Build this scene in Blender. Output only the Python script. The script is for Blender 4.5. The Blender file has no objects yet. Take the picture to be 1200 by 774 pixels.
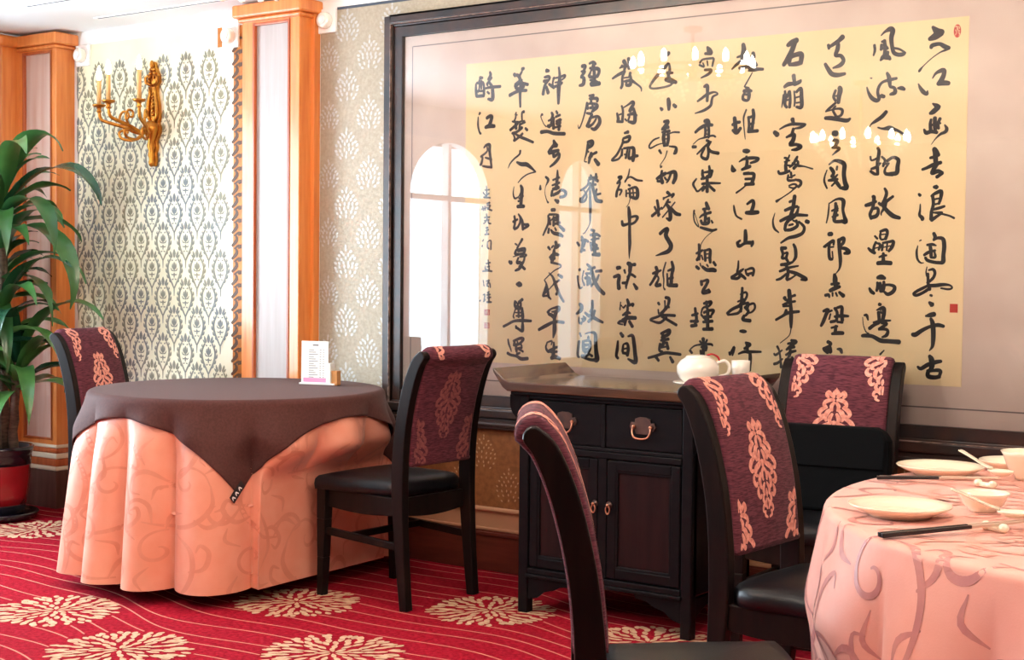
import bpy, bmesh, math, random
from mathutils import Vector, Matrix
PI = math.pi
sc = bpy.context.scene
COL = sc.collection

# ------------------------------------------------------------------ camera
YAW, PITCH, ROLL = 0.60807964, 0.03733653, -0.01007815
EYE = Vector((0.0, 0.0, 1.25))
fw = Vector((-math.sin(YAW)*math.cos(PITCH), math.cos(YAW)*math.cos(PITCH), -math.sin(PITCH)))
r0 = Vector((math.cos(YAW), math.sin(YAW), 0.0))
d0 = fw.cross(r0)
rx = r0*math.cos(ROLL) + d0*math.sin(ROLL)
dn = -r0*math.sin(ROLL) + d0*math.cos(ROLL)
cam_data = bpy.data.cameras.new('camera')
cam_data.sensor_width = 36.0
cam_data.lens = 1667.0/1200.0*36.0
cam_data.clip_start = 0.05
cam = bpy.data.objects.new('camera', cam_data)
cam.matrix_world = Matrix(((rx.x, -dn.x, -fw.x, EYE.x), (rx.y, -dn.y, -fw.y, EYE.y),
                           (rx.z, -dn.z, -fw.z, EYE.z), (0, 0, 0, 1)))
COL.objects.link(cam)
sc.camera = cam

# ------------------------------------------------------------------ world, daylight, room and added fill lamps, exposure
sc.view_settings.view_transform = 'Standard'
sc.view_settings.look = 'None'
sc.view_settings.exposure = 0.0
sc.view_settings.gamma = 1.0
sc.view_settings.use_curve_mapping = False
world = bpy.data.worlds.new('World')
sc.world = world
world.use_nodes = True
bg = world.node_tree.nodes['Background']
bg.inputs[0].default_value = (0.72, 0.86, 1.0, 1.0)
bg.inputs[1].default_value = 2.5

def area(name, loc, rot, sx, sy, power, col):
    l = bpy.data.lights.new(name, 'AREA')
    l.shape = 'RECTANGLE'; l.size = sx; l.size_y = sy
    l.energy = power; l.color = col
    o = bpy.data.objects.new(name, l)
    o.location = loc; o.rotation_euler = rot
    COL.objects.link(o)
    return o

DAY = (0.74, 0.89, 1.0)
WARM = (1.0, 0.91, 0.82)
WINDOWS = [(3.10, 1.6), (1.15, 1.1), (-0.70, 0.8)]     # centre along the left wall, width
WIN_POWER = [185, 42, 15]
for (wy, ww), pw in zip(WINDOWS, WIN_POWER):                            # daylight entering each window
    area('window_daylight', (-6.66, wy, 1.38), (0, -PI/2, 0), 1.7, ww-0.12, pw, DAY)
FILL_LAMPS = [(0.9, 3.7, 12), (0.9, 2.2, 18), (0.6, 0.6, 14)]
for lx, ly, pw in FILL_LAMPS:                                               # warm fill lamps added on the ceiling, out of view
    area('fill_lamp_light', (lx, ly, 2.485), (0, 0, 0), 0.54, 0.54, pw, WARM)

CHANDELIERS = [(-3.40, 3.30, 2.30, 300), (-3.40, 1.00, 2.12, 500), (-0.9, 1.2, 2.2, 200), (-1.15, 3.0, 2.30, 520)]    # place, bulb glow; the last two are added out of view as extra light

# ------------------------------------------------------------------ helpers
def lin(c):
    return tuple((v/255/12.92) if v/255 <= 0.04045 else (((v/255)+0.055)/1.055)**2.4 for v in c)

def new_mat(name):
    m = bpy.data.materials.new(name); m.use_nodes = True
    nt = m.node_tree
    return m, nt, nt.nodes['Principled BSDF'], nt.links

def mat(name, rgb, rough=0.5, metal=0.0, rgb2=None, scale=8.0, stretch=(1, 1, 1), detail=4.0, lo=0.35, hi=0.65,
        bump=0.0, bscale=60.0, bstretch=(1, 1, 1), spec=0.5, coat=0.0, sheen=0.0, emit=None, estr=0.0):
    m, nt, b, L = new_mat(name)
    b.inputs['Base Color'].default_value = (*lin(rgb), 1)
    b.inputs['Roughness'].default_value = rough
    b.inputs['Metallic'].default_value = metal
    b.inputs['Specular IOR Level'].default_value = spec
    if coat: b.inputs['Coat Weight'].default_value = coat; b.inputs['Coat Roughness'].default_value = 0.15
    if sheen: b.inputs['Sheen Weight'].default_value = sheen; b.inputs['Sheen Roughness'].default_value = 0.4
    if emit:
        b.inputs['Emission Color'].default_value = (*lin(emit), 1); b.inputs['Emission Strength'].default_value = estr
    tc = nt.nodes.new('ShaderNodeTexCoord')
    if rgb2:
        mp = nt.nodes.new('ShaderNodeMapping'); mp.inputs['Scale'].default_value = stretch
        nz = nt.nodes.new('ShaderNodeTexNoise'); nz.inputs['Scale'].default_value = scale; nz.inputs['Detail'].default_value = detail
        rp = nt.nodes.new('ShaderNodeValToRGB')
        rp.color_ramp.elements[0].position = lo; rp.color_ramp.elements[1].position = hi
        rp.color_ramp.elements[0].color = (*lin(rgb), 1); rp.color_ramp.elements[1].color = (*lin(rgb2), 1)
        L.new(tc.outputs['Object'], mp.inputs['Vector']); L.new(mp.outputs[0], nz.inputs['Vector'])
        L.new(nz.outputs['Fac'], rp.inputs['Fac']); L.new(rp.outputs['Color'], b.inputs['Base Color'])
    if bump:
        mp2 = nt.nodes.new('ShaderNodeMapping'); mp2.inputs['Scale'].default_value = bstretch
        n2 = nt.nodes.new('ShaderNodeTexNoise'); n2.inputs['Scale'].default_value = bscale; n2.inputs['Detail'].default_value = 3
        bp = nt.nodes.new('ShaderNodeBump'); bp.inputs['Strength'].default_value = bump; bp.inputs['Distance'].default_value = 0.004
        L.new(tc.outputs['Object'], mp2.inputs['Vector']); L.new(mp2.outputs[0], n2.inputs['Vector'])
        L.new(n2.outputs['Fac'], bp.inputs['Height']); L.new(bp.outputs[0], b.inputs['Normal'])
    return m

def glass_mat(name):
    m, nt, b, L = new_mat(name)
    nt.nodes.remove(b)
    out = nt.nodes['Material Output']
    tr = nt.nodes.new('ShaderNodeBsdfTransparent'); gl = nt.nodes.new('ShaderNodeBsdfGlossy')
    gl.inputs['Roughness'].default_value = 0.015
    fr = nt.nodes.new('ShaderNodeFresnel'); fr.inputs['IOR'].default_value = 1.5
    mx = nt.nodes.new('ShaderNodeMixShader')
    L.new(fr.outputs[0], mx.inputs[0]); L.new(tr.outputs[0], mx.inputs[1]); L.new(gl.outputs[0], mx.inputs[2])
    L.new(mx.outputs[0], out.inputs['Surface'])
    return m

class MB:
    """collects shapes and links them as one mesh object"""
    def __init__(s): s.v, s.f, s.m, s.s = [], [], [], []
    def add(s, vs, fs, m=0, smooth=False):
        o = len(s.v); s.v += [tuple(p) for p in vs]
        for f in fs: s.f.append([i+o for i in f]); s.m.append(m); s.s.append(smooth)
        return s
    def box(s, x0, x1, y0, y1, z0, z1, m=0):
        vs = [(x, y, z) for z in (z0, z1) for y in (y0, y1) for x in (x0, x1)]
        return s.add(vs, [(0, 2, 3, 1), (4, 5, 7, 6), (0, 1, 5, 4), (2, 6, 7, 3), (0, 4, 6, 2), (1, 3, 7, 5)], m)
    def bar(s, a, b, w0, h0, w1=None, h1=None, up=(0, 0, 1), m=0):
        a, b = Vector(a), Vector(b); d = (b-a).normalized(); x = d.cross(Vector(up))
        x = x.normalized() if x.length > 1e-4 else Vector((1, 0, 0)); y = x.cross(d)
        w1 = w0 if w1 is None else w1; h1 = h0 if h1 is None else h1
        vs = []
        for p, w, h in ((a, w0, h0), (b, w1, h1)):
            vs += [p-x*w/2-y*h/2, p+x*w/2-y*h/2, p+x*w/2+y*h/2, p-x*w/2+y*h/2]
        return s.add(vs, [(0, 3, 2, 1), (4, 5, 6, 7), (0, 1, 5, 4), (1, 2, 6, 5), (2, 3, 7, 6), (3, 0, 4, 7)], m)
    def lathe(s, prof, n=32, c=(0, 0, 0), m=0, smooth=True, axis='z'):
        vs, fs = [], []
        for r, z in prof:
            for i in range(n):
                a = 2*PI*i/n
                p = (r*math.cos(a), r*math.sin(a), z)
                if axis == 'y': p = (p[0], -p[2], p[1])
                vs.append((p[0]+c[0], p[1]+c[1], p[2]+c[2]))
        for k in range(len(prof)-1):
            for i in range(n):
                fs.append((k*n+i, k*n+(i+1) % n, (k+1)*n+(i+1) % n, (k+1)*n+i))
        if prof[0][0] > 1e-6: fs.append(tuple(range(n-1, -1, -1)))
        if prof[-1][0] > 1e-6: fs.append(tuple((len(prof)-1)*n+i for i in range(n)))
        return s.add(vs, fs, m, smooth)
    def tube(s, pts, r, n=8, m=0, smooth=True):
        pts = [Vector(p) for p in pts]; k = len(pts)
        rs = r if isinstance(r, (list, tuple)) else [r]*k
        vs, fs = [], []; prev = None
        for i in range(k):
            t = (pts[min(i+1, k-1)]-pts[max(i-1, 0)]).normalized()
            if prev is None:
                u = t.cross(Vector((0, 0, 1)));  u = u if u.length > 1e-3 else t.cross(Vector((1, 0, 0)))
            else: u = prev - t*prev.dot(t)
            u.normalize(); w = t.cross(u); prev = u
            for j in range(n):
                a = 2*PI*j/n; vs.append(pts[i]+(u*math.cos(a)+w*math.sin(a))*rs[i])
        for i in range(k-1):
            for j in range(n): fs.append((i*n+j, i*n+(j+1) % n, (i+1)*n+(j+1) % n, (i+1)*n+j))
        fs.append(tuple(range(n-1, -1, -1))); fs.append(tuple((k-1)*n+j for j in range(n)))
        return s.add(vs, fs, m, smooth)
    def prism(s, poly, axis, a, b, m=0, smooth=False):
        def P(u, v, w): return {'x': (w, u, v), 'y': (u, w, v), 'z': (u, v, w)}[axis]
        n = len(poly)
        vs = [P(u, v, a) for u, v in poly]+[P(u, v, b) for u, v in poly]
        fs = [tuple(range(n-1, -1, -1)), tuple(range(n, 2*n))]
        s.add(vs, fs, m)
        o = len(s.v)-2*n
        for i in range(n):
            s.f.append([o+i, o+(i+1) % n, o+n+(i+1) % n, o+n+i]); s.m.append(m); s.s.append(smooth)
        return s
    def sphere(s, c, r, n=16, k=10, m=0, sq=(1, 1, 1)):
        prof = [(r*math.sin(PI*i/k), -r*math.cos(PI*i/k)) for i in range(k+1)]
        prof[0] = (0, -r); prof[-1] = (0, r)
        vs, fs = [], []
        for pr, z in prof:
            for i in range(n):
                a = 2*PI*i/n; vs.append((c[0]+pr*math.cos(a)*sq[0], c[1]+pr*math.sin(a)*sq[1], c[2]+z*sq[2]))
        for q in range(k):
            for i in range(n): fs.append((q*n+i, q*n+(i+1) % n, (q+1)*n+(i+1) % n, (q+1)*n+i))
        return s.add(vs, fs, m, True)
    def grid(s, fn, nu, nv, m=0, smooth=True, closed=False):
        vs = [fn(i/nu, j/nv) for j in range(nv+1) for i in range(nu+(0 if closed else 1))]
        w = nu if closed else nu+1; fs = []
        for j in range(nv):
            for i in range(nu): fs.append((j*w+i, j*w+(i+1) % w, (j+1)*w+(i+1) % w, (j+1)*w+i))
        return s.add(vs, fs, m, smooth)
    def build(s, name, mats, parent=None, bevel=0.0, seg=2, weld=True, recalc=True, loc=None, rotz=0.0, angle=35):
        me = bpy.data.meshes.new(name)
        me.from_pydata(s.v, [], s.f)
        for i, p in enumerate(me.polygons): p.material_index = s.m[i]; p.use_smooth = s.s[i]
        mats = mats if isinstance(mats, (list, tuple)) else [mats]
        for q in mats: me.materials.append(q)
        if weld or recalc:
            bm = bmesh.new(); bm.from_mesh(me)
            if weld: bmesh.ops.remove_doubles(bm, verts=bm.verts, dist=1e-5)
            if recalc: bmesh.ops.recalc_face_normals(bm, faces=bm.faces)
            bm.to_mesh(me); bm.free()
        o = bpy.data.objects.new(name, me); COL.objects.link(o)
        if parent: o.parent = parent
        if loc: o.location = loc
        if rotz: o.rotation_euler = (0, 0, rotz)
        if bevel:
            bv = o.modifiers.new('bevel', 'BEVEL'); bv.width = bevel; bv.segments = seg
            bv.limit_method = 'ANGLE'; bv.angle_limit = math.radians(angle)
        return o

def tag(o, label=None, cat=None, group=None, kind=None):
    if label: o['label'] = label
    if cat: o['category'] = cat
    if group: o['group'] = group
    if kind: o['kind'] = kind
    return o

def thing(name, label, cat, loc=(0, 0, 0), rotz=0.0, group=None, kind=None):
    o = bpy.data.objects.new(name, None); COL.objects.link(o)
    o.empty_display_size = 0.1; o.location = loc; o.rotation_euler = (0, 0, rotz)
    return tag(o, label, cat, group, kind)

def copy_tree(o, parent=None):
    c = o.copy(); COL.objects.link(c)
    if parent is not None: c.parent = parent
    for ch in list(o.children): copy_tree(ch, c)
    return c

def crom(pts, k=6):
    """Catmull-Rom through points of any dimension"""
    if len(pts) < 3: 
        a, b = pts[0], pts[-1]
        return [tuple(p+(q-p)*i/k for p, q in zip(a, b)) for i in range(k+1)]
    P = [tuple(2*a-b for a, b in zip(pts[0], pts[1]))]+list(pts)+[tuple(2*a-b for a, b in zip(pts[-1], pts[-2]))]
    out = []
    for i in range(1, len(P)-2):
        for j in range(k):
            t = j/k
            out.append(tuple(0.5*(2*b+(c-a)*t+(2*a-5*b+4*c-d)*t*t+(-a+3*b-3*c+d)*t**3) for a, b, c, d in zip(P[i-1], P[i], P[i+1], P[i+2])))
    out.append(tuple(pts[-1]))
    return out

CNT, JIT = [0], [0.0]                                   # overlapping yarns lie a hair above one another
def stroke(mb, pts, fn, m=0, k=5, cap=0.5):
    """a flat ribbon with (x, y, width) nodes laid on a surface by fn(x, y) -> 3D; rounded ends"""
    CNT[0] += 1; JIT[0] = (CNT[0] % 24)*1.6e-5
    c = crom(pts, k); n = len(c); L, R = [], []
    for i, (x, y, w) in enumerate(c):
        a, b = c[max(i-1, 0)], c[min(i+1, n-1)]
        dx, dy = b[0]-a[0], b[1]-a[1]; l = math.hypot(dx, dy) or 1
        nx, ny = -dy/l, dx/l; h = max(w, 1e-5)/2
        if i == 0 and cap:
            L.append((x-dx/l*h*cap+nx*h*.45, y-dy/l*h*cap+ny*h*.45)); R.append((x-dx/l*h*cap-nx*h*.45, y-dy/l*h*cap-ny*h*.45))
        L.append((x+nx*h, y+ny*h)); R.append((x-nx*h, y-ny*h))
        if i == n-1 and cap:
            L.append((x+dx/l*h*cap+nx*h*.45, y+dy/l*h*cap+ny*h*.45)); R.append((x+dx/l*h*cap-nx*h*.45, y+dy/l*h*cap-ny*h*.45))
    vs = [fn(*p) for p in L]+[fn(*p) for p in R]; q = len(L)
    mb.add(vs, [(i, i+1, q+i+1, q+i) for i in range(q-1)], m)

def mirror(strokes):
    return [[(-x, y, w) for x, y, w in s] for s in strokes]

def leaf(mb, x, y, ang, ln, w, fn, m=0, bend=0.0):
    """a pointed blade starting at x, y"""
    pts = []
    for t, ww in ((0, .15), (.3, .9), (.55, 1), (.8, .6), (1, .05)):
        a = ang+bend*t
        pts.append((x+math.cos(a)*ln*t, y+math.sin(a)*ln*t, w*ww))
    stroke(mb, pts, fn, m, 2, 0)
# ------------------------------------------------------------------ materials
M_honey = mat('honey_wood', (214, 118, 52), 0.32, rgb2=(232, 146, 74), scale=5, stretch=(9, 9, .7), lo=.3, hi=.7, coat=.25)
M_honey_dark = mat('honey_wood_deep', (168, 78, 34), 0.35, rgb2=(192, 98, 48), scale=5, stretch=(9, 9, .7), coat=.2)
M_veneer = mat('pale_veneer', (214, 184, 170), 0.4, rgb2=(204, 160, 142), scale=3, stretch=(9, 9, .5))
M_panel_white = mat('pale_panel', (186, 180, 178), 0.5, rgb2=(178, 170, 167), scale=4, stretch=(12, 12, .6))
M_white = mat('white_paint', (244, 246, 246), 0.55)
M_ceiling = mat('ceiling_white', (244, 248, 250), 0.6)
M_slot = mat('slot_dark', (60, 70, 84), 0.6)
M_wp_shade = mat('taupe_paper_shade', (150, 96, 56), 0.5, rgb2=(128, 80, 46), scale=40, bump=.3, bscale=200, metal=.2)  # taupe paper below the rail, its shade put into the colour
M_silver_shade = mat('silver_motif_shade', (190, 150, 112), 0.45, metal=.2)  # silver sprays below the rail, shaded by colour as well
M_tan = mat('tan_trim_paint', (196, 152, 116), 0.5)
M_cream = mat('cream_paint', (232, 216, 190), 0.5)
M_base = mat('baseboard_wood', (86, 40, 30), 0.35, rgb2=(110, 54, 40), scale=4, stretch=(1, 9, 9))
M_base_dark = mat('plinth_wood', (96, 62, 52), 0.45, rgb2=(80, 48, 40), scale=4, stretch=(9, 9, 1))
M_rail = mat('dark_rail_wood', (44, 36, 36), 0.35, rgb2=(62, 46, 42), scale=5, stretch=(1, 9, 9))
M_frame = mat('frame_ebony', (34, 34, 36), 0.3, rgb2=(60, 42, 36), scale=4, stretch=(3, 9, 3), coat=.3)
M_frame_edge = mat('frame_worn_edge', (150, 128, 118), 0.4, rgb2=(70, 60, 58), scale=40)
M_wp = mat('taupe_wallpaper', (172, 162, 142), 0.55, rgb2=(160, 150, 130), scale=70, bump=.35, bscale=220, metal=.15)
M_silver = mat('silver_motif', (190, 190, 184), 0.45, metal=.2, rgb2=(176, 174, 166), scale=60)
M_yellow = mat('damask_ground', (243, 241, 217), 0.42, rgb2=(236, 232, 200), scale=2.2, metal=.05, bump=.1, bscale=160)
M_slate = mat('damask_motif', (122, 130, 130), 0.5, rgb2=(146, 142, 112), scale=3.0)
M_damask_shade = mat('damask_shade', (196, 120, 40), 0.45, rgb2=(170, 98, 30), scale=30, metal=.2)  # the pilaster's shadow on the yellow damask, painted as darker paper
M_damask_shade_motif = mat('damask_shade_motif', (84, 52, 20), 0.5)  # damask motif inside the painted shadow
M_carpet = mat('red_carpet', (134, 13, 30), 0.95, rgb2=(164, 28, 46), scale=60, bump=.6, bscale=500, spec=.05)
M_carpet_line = mat('carpet_cream_yarn', (202, 122, 108), 0.95, spec=.1)
M_carpet_petal = mat('carpet_petal_yarn', (214, 176, 146), 0.95, rgb2=(192, 148, 118), scale=40, spec=.1)
M_black_wood = mat('espresso_wood', (16, 13, 13), 0.36, rgb2=(27, 19, 17), scale=6, stretch=(6, 6, 1), spec=.15)
M_leather = mat('black_leather', (17, 18, 21), 0.34, bump=.12, bscale=240, spec=.32)
M_uphol = mat('plum_chenille', (104, 55, 66), 0.85, rgb2=(66, 32, 41), scale=34, stretch=(1.2, 1.2, 11), lo=.4, hi=.62, bump=.3, bscale=120, bstretch=(1, 1, 5), sheen=.08, spec=.12)
M_uphol_motif = mat('rose_chenille_motif', (236, 172, 154), 0.8, rgb2=(206, 132, 118), scale=90, spec=.2)
M_cloth = mat('salmon_damask', (234, 164, 138), 0.4, rgb2=(229, 153, 125), scale=9, bump=.08, bscale=260, sheen=.25)
M_cloth_motif = mat('salmon_damask_motif', (216, 140, 114), 0.32, rgb2=(222, 150, 124), scale=14, sheen=.2)
M_cloth2 = mat('pink_damask', (238, 176, 160), 0.5, rgb2=(234, 166, 148), scale=9, bump=.08, bscale=260, sheen=.25)
M_cloth2_motif = mat('pink_damask_motif', (184, 122, 120), 0.38, rgb2=(204, 140, 132), scale=14)
M_cloth2_faint = mat('pink_damask_ground_motif', (226, 160, 144), 0.42, rgb2=(230, 166, 150), scale=14)
M_uphol_motif_shade = mat('rose_motif_shade', (146, 88, 84), 0.85, rgb2=(118, 66, 68), scale=90, spec=.2)  # the rose motif again, darkened by colour for the shaded chair backs
M_overlay = mat('brown_cotton', (72, 44, 41), 0.7, rgb2=(82, 51, 47), scale=120, bump=.1, bscale=400, sheen=.08, spec=.1)
M_tag = mat('black_tag', (24, 24, 28), 0.5)
M_lacquer = mat('lacquer_black', (11, 12, 16), 0.36, rgb2=(19, 17, 19), scale=4, stretch=(3, 3, 9), spec=.14)
M_lacquer_red = mat('lacquer_red_brown', (27, 15, 17), 0.4, rgb2=(37, 20, 21), scale=5, stretch=(9, 9, .7), spec=.14)
M_top_wood = mat('worn_top_wood', (60, 40, 30), 0.14, rgb2=(82, 56, 40), scale=4, stretch=(1, 9, 9), coat=.4)
M_bronze = mat('aged_bronze', (96, 74, 66), 0.45, metal=.7, rgb2=(74, 60, 58), scale=30)
M_copper = mat('worn_copper', (196, 138, 110), 0.35, metal=.85)
M_brass = mat('gilt_brass', (212, 152, 62), 0.3, metal=.85, rgb2=(168, 104, 40), scale=22)
M_candle = mat('candle_sleeve', (226, 178, 112), 0.5)
M_bulb = mat('lit_bulb', (255, 244, 226), 0.3, emit=(255, 238, 214), estr=14)
M_porcelain = mat('porcelain', (246, 240, 228), 0.14, coat=.4)
M_porcelain_y = mat('ivory_porcelain', (248, 238, 212), 0.16, coat=.4)
M_red = mat('red_enamel', (176, 30, 34), 0.3)
M_paper = mat('calligraphy_paper', (248, 232, 192), 0.7, rgb2=(243, 223, 178), scale=2.2, lo=.3, hi=.7)
M_mount = mat('silk_mount', (230, 218, 210), 0.7, rgb2=(212, 195, 187), scale=3.4, detail=6, lo=.3, hi=.7)
M_mount_edge = mat('mount_border', (206, 184, 172), 0.65, rgb2=(194, 170, 160), scale=6)
M_mount_line = mat('mount_line', (120, 112, 112), 0.6)
M_ink = mat('ink', (22, 27, 32), 0.55)
M_seal = mat('seal_red', (196, 62, 52), 0.6)
M_glass = glass_mat('picture_glass')
M_pot = mat('red_glaze', (150, 26, 34), 0.16, coat=.5)
M_pot_band = mat('navy_glaze', (28, 28, 38), 0.16, coat=.5)
M_soil = mat('soil', (58, 44, 38), 0.95, rgb2=(36, 28, 26), scale=60, bump=.6, bscale=90)
M_cane = mat('cane_bark', (112, 92, 76), 0.85, rgb2=(78, 62, 52), scale=20, stretch=(1, 1, 4), bump=.4)
M_leaf = mat('dracaena_leaf', (38, 84, 46), 0.3, rgb2=(64, 112, 54), scale=5, stretch=(1, 1, .6), spec=.6)
M_leaf2 = mat('dracaena_leaf_pale', (84, 128, 62), 0.3, rgb2=(52, 100, 52), scale=5, spec=.6)
M_leaf3 = mat('dracaena_leaf_deep', (24, 62, 46), 0.25, rgb2=(34, 78, 52), scale=5, spec=.6)
M_bag = mat('black_canvas', (6, 9, 12), 0.8, spec=.1, bump=.1, bscale=300)
M_stick = mat('chopstick_black', (30, 26, 28), 0.35)
M_tip = mat('chopstick_tip', (214, 190, 168), 0.35, metal=.3)
M_card = mat('menu_card', (238, 240, 236), 0.4)
M_card_ink = mat('menu_print', (120, 124, 128), 0.6)
M_card_pink = mat('menu_pink_band', (236, 150, 190), 0.5)
M_holder = mat('pale_wood_block', (196, 140, 84), 0.5)
M_fill_glass = mat('fill_lamp_diffuser', (255, 244, 230), 0.5, emit=(255, 232, 206), estr=3.0)
M_cool = mat('window_wall_paint', (214, 222, 232), 0.6)
M_room = mat('far_wall_paint', (128, 112, 98), 0.6)
M_curtain = mat('sheer_curtain', (236, 238, 240), 0.8)
# ------------------------------------------------------------------ the room
W = 4.90            # the calligraphy wall
XL = -6.60          # the window wall
H = 2.52
XR, YF = 4.2, -3.2
rnd = random.Random(7)

def flat(u, v, z): return (u, v, z)

# carpet: one floor mesh with its woven lines and flower heads
mb = MB()
mb.add([(XL-.1, YF, 0), (XR, YF, 0), (XR, W+.05, 0), (XL-.1, W+.05, 0)], [(0, 1, 2, 3)], 0)
MED = [(-4.355, 3.322), (-3.731, 3.10), (-5.802, 4.327), (-3.139, 3.492), (-3.075, 4.297), (-2.368, 4.24), (-3.745, 3.961),
       (-5.0, 2.75), (-4.9, 4.75), (-2.5, 3.0), (-1.75, 3.75), (-1.3, 4.65), (-3.3, 2.55), (-2.0, 2.3), (-5.6, 3.4), (-4.2, 2.35)]
for k in range(44):
    y0 = 1.5+k*.105
    ph = k*.19+rnd.uniform(-.25, .25); am = .055+.02*math.sin(k*1.7)
    pts = []
    for i in range(150):
        x = -6.6+i*.045
        y = y0-.06*(x+4.3)+am*math.sin(x*3.1+ph)+.022*math.sin(x*7.3+ph*2.1)
        pts.append((x, y))
    run = []
    for x, y in pts+[(99, 99)]:
        if x < 90 and all((x-a)**2+(y-b)**2 > .05 for a, b in MED) and y < W: run.append((x, y, .0075))
        else:
            if len(run) > 2:
                vs = [(p[0], p[1]+s*p[2]/2, .0007) for p in run for s in (1, -1)]
                mb.add(vs, [(2*i, 2*i+1, 2*i+3, 2*i+2) for i in range(len(run)-1)], 1)
            run = []
for a, b in MED:
    for R, n, ln, wd in ((.012, 8, .05, .022), (.055, 13, .05, .026), (.098, 20, .05, .027), (.138, 26, .052, .029), (.172, 32, .05, .030), (.203, 38, .038, .028)):
        for i in range(n):
            t = 2*PI*(i+.5*(n % 2))/n+rnd.uniform(-.08, .08); q = R*rnd.uniform(.92, 1.06)
            pts = []
            t2 = t+rnd.uniform(-.25, .25)
            for s, ww in ((0, .2), (.35, .95), (.65, 1), (.9, .6), (1, .1)):
                pts.append((a+math.cos(t)*q+math.cos(t2)*ln*s, b+math.sin(t)*q+math.sin(t2)*ln*s, wd*ww*.74))
            stroke(mb, pts, lambda u, v: (u, v, .0013+JIT[0]), 2, 2, 0)
fl = mb.build('floor', [M_carpet, M_carpet_line, M_carpet_petal], weld=False, recalc=False)
tag(fl, kind='structure')

mb = MB(); mb.box(XL-.2, XR, YF, W+.1, H, H+.1)
tag(mb.build('ceiling', M_ceiling), kind='structure')
mb = MB(); mb.box(XL-.2, XR, W, W+.12, 0, H)
tag(mb.build('wall_back', M_white), kind='structure')
mb = MB(); mb.box(XR, XR+.1, YF, W+.1, 0, H)
tag(mb.build('wall_right', M_room), kind='structure')
mb = MB(); mb.box(XL-.2, XR, YF-.1, YF, 0, H)
tag(mb.build('wall_front', M_room), kind='structure')

# the window wall
Z0, Z1 = .50, 2.28
mb = MB()
ys = sorted([(c-w/2, c+w/2) for c, w in WINDOWS])
mb.box(XL-.16, XL, YF, W, 0, Z0); mb.box(XL-.16, XL, YF, W, Z1, H)
prev = YF
for a, b in ys: mb.box(XL-.16, XL, prev, a, Z0, Z1); prev = b
mb.box(XL-.16, XL, prev, W, Z0, Z1)
tag(mb.build('wall_left', M_cool), kind='structure')
for i, (c, w) in enumerate(WINDOWS):
    root = thing('window_%d' % (i+1), None, None, (XL, c, Z0), kind='structure')
    h = Z1-Z0; a = w/2
    mb = MB()
    mb.box(-.05, .03, -a, -a+.06, 0, h); mb.box(-.05, .03, a-.06, a, 0, h); mb.box(-.05, .03, -a, a, 0, .06)
    arc = [(-a+.06, h)]+[(-(a-.06)*math.cos(PI*k/20), h-.42+.40*math.sin(PI*k/20)) for k in range(21)]+[(a-.06, h)]
    mb.prism(arc, 'x', -.05, .03)
    mb.box(-.045, .02, -.02, .02, .06, h-.03); mb.box(-.045, .018, -a+.06, a-.06, h-.46, h-.42)
    mb.build('window_frame', M_white, root)
    mb = MB(); mb.box(-.125, -.119, -a, a, 0, h); mb.build('window_pane', M_glass, root)
    mb = MB(); mb.box(-.05, .09, -a-.05, a+.05, -.05, 0); mb.build('window_sill', M_white, root, bevel=.008)

# skirting, cream band and dark chair rail along the calligraphy wall
mb = MB(); mb.box(-4.50, XR, W-.022, W, 0, .172); mb.box(-4.50, XR, W-.028, W, .150, .165)
tag(mb.build('baseboard_back', M_base, bevel=.003), kind='structure')
mb = MB(); mb.box(-4.50, XR, W-.014, W, .172, .270); mb.box(-4.50, XR, W-.03, W, .256, .270); mb.box(-4.50, XR, W-.022, W, .172, .184)
tag(mb.build('trim_1', M_tan, bevel=.004), kind='structure')
mb = MB(); mb.box(-4.50, XR, W-.034, W, .605, .652); mb.box(-4.50, XR, W-.042, W, .618, .634)
tag(mb.build('trim_2', M_rail, bevel=.005), kind='structure')
mb = MB(); mb.box(-6.25, -4.89, W-.02, W, 0, .2)
tag(mb.build('baseboard_back', M_base, bevel=.003), kind='structure')
mb = MB(); mb.box(-4.395, XR, W-.006, W, 2.458, 2.470)
tag(mb.build('trim_3', M_slot, bevel=.001), kind='structure')

# taupe wallpaper with silver sprays
mb = MB(); mb.box(-4.497, XR, W-.003, W+.001, .652, 2.459, 0); mb.box(-4.497, XR, W-.003, W+.001, .27, .606, 2)  # lower strip takes the paper with painted shade
fw_ = lambda u, v: (u, W-.0042-JIT[0], v)
def spray(x, z, s):
    for k, (rw, n) in enumerate(((-.060, 3), (-.042, 5), (-.022, 6), (-.002, 6), (.018, 5), (.036, 4), (.054, 3), (.070, 1))):
        half = (.030, .047, .054, .054, .043, .031, .018, .004)[k]
        for i in range(n):
            t = 0 if n == 1 else 2*i/(n-1)-1
            leaf(mb, x+t*half*s, z+rw*s+rnd.uniform(-.004, .004), PI/2-t*1.0+rnd.uniform(-.3, .3), .021*s*(.6 if z < .6 else 1), .0125*s*(.6 if z < .6 else 1), fw_, 3 if z < .6 else 1)
for j in range(-1, 9):
    for i in range(-1, 26):
        for (dx, dz) in ((0, 0), (.131, -.134)):
            x = -4.334+i*.262+dx; z = 2.372-.268*j+dz
            if x < -4.45 or z < .34 or z > 2.39: continue
            if x > -4.0 and x < -1.15 and z > .6: continue
            if .52 < z < .75: continue
            spray(x, z, 1.0)
    spray(-4.443, 2.240-.268*j, .86) if 2.24-.268*j > .34 and j >= 0 else None
o = mb.build('wallpaper', [M_wp, M_silver, M_wp_shade, M_silver_shade], weld=False, recalc=False)
tag(o, 'taupe wallpaper with silver sprays around the big framed calligraphy', 'wallpaper', kind='structure')

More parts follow.
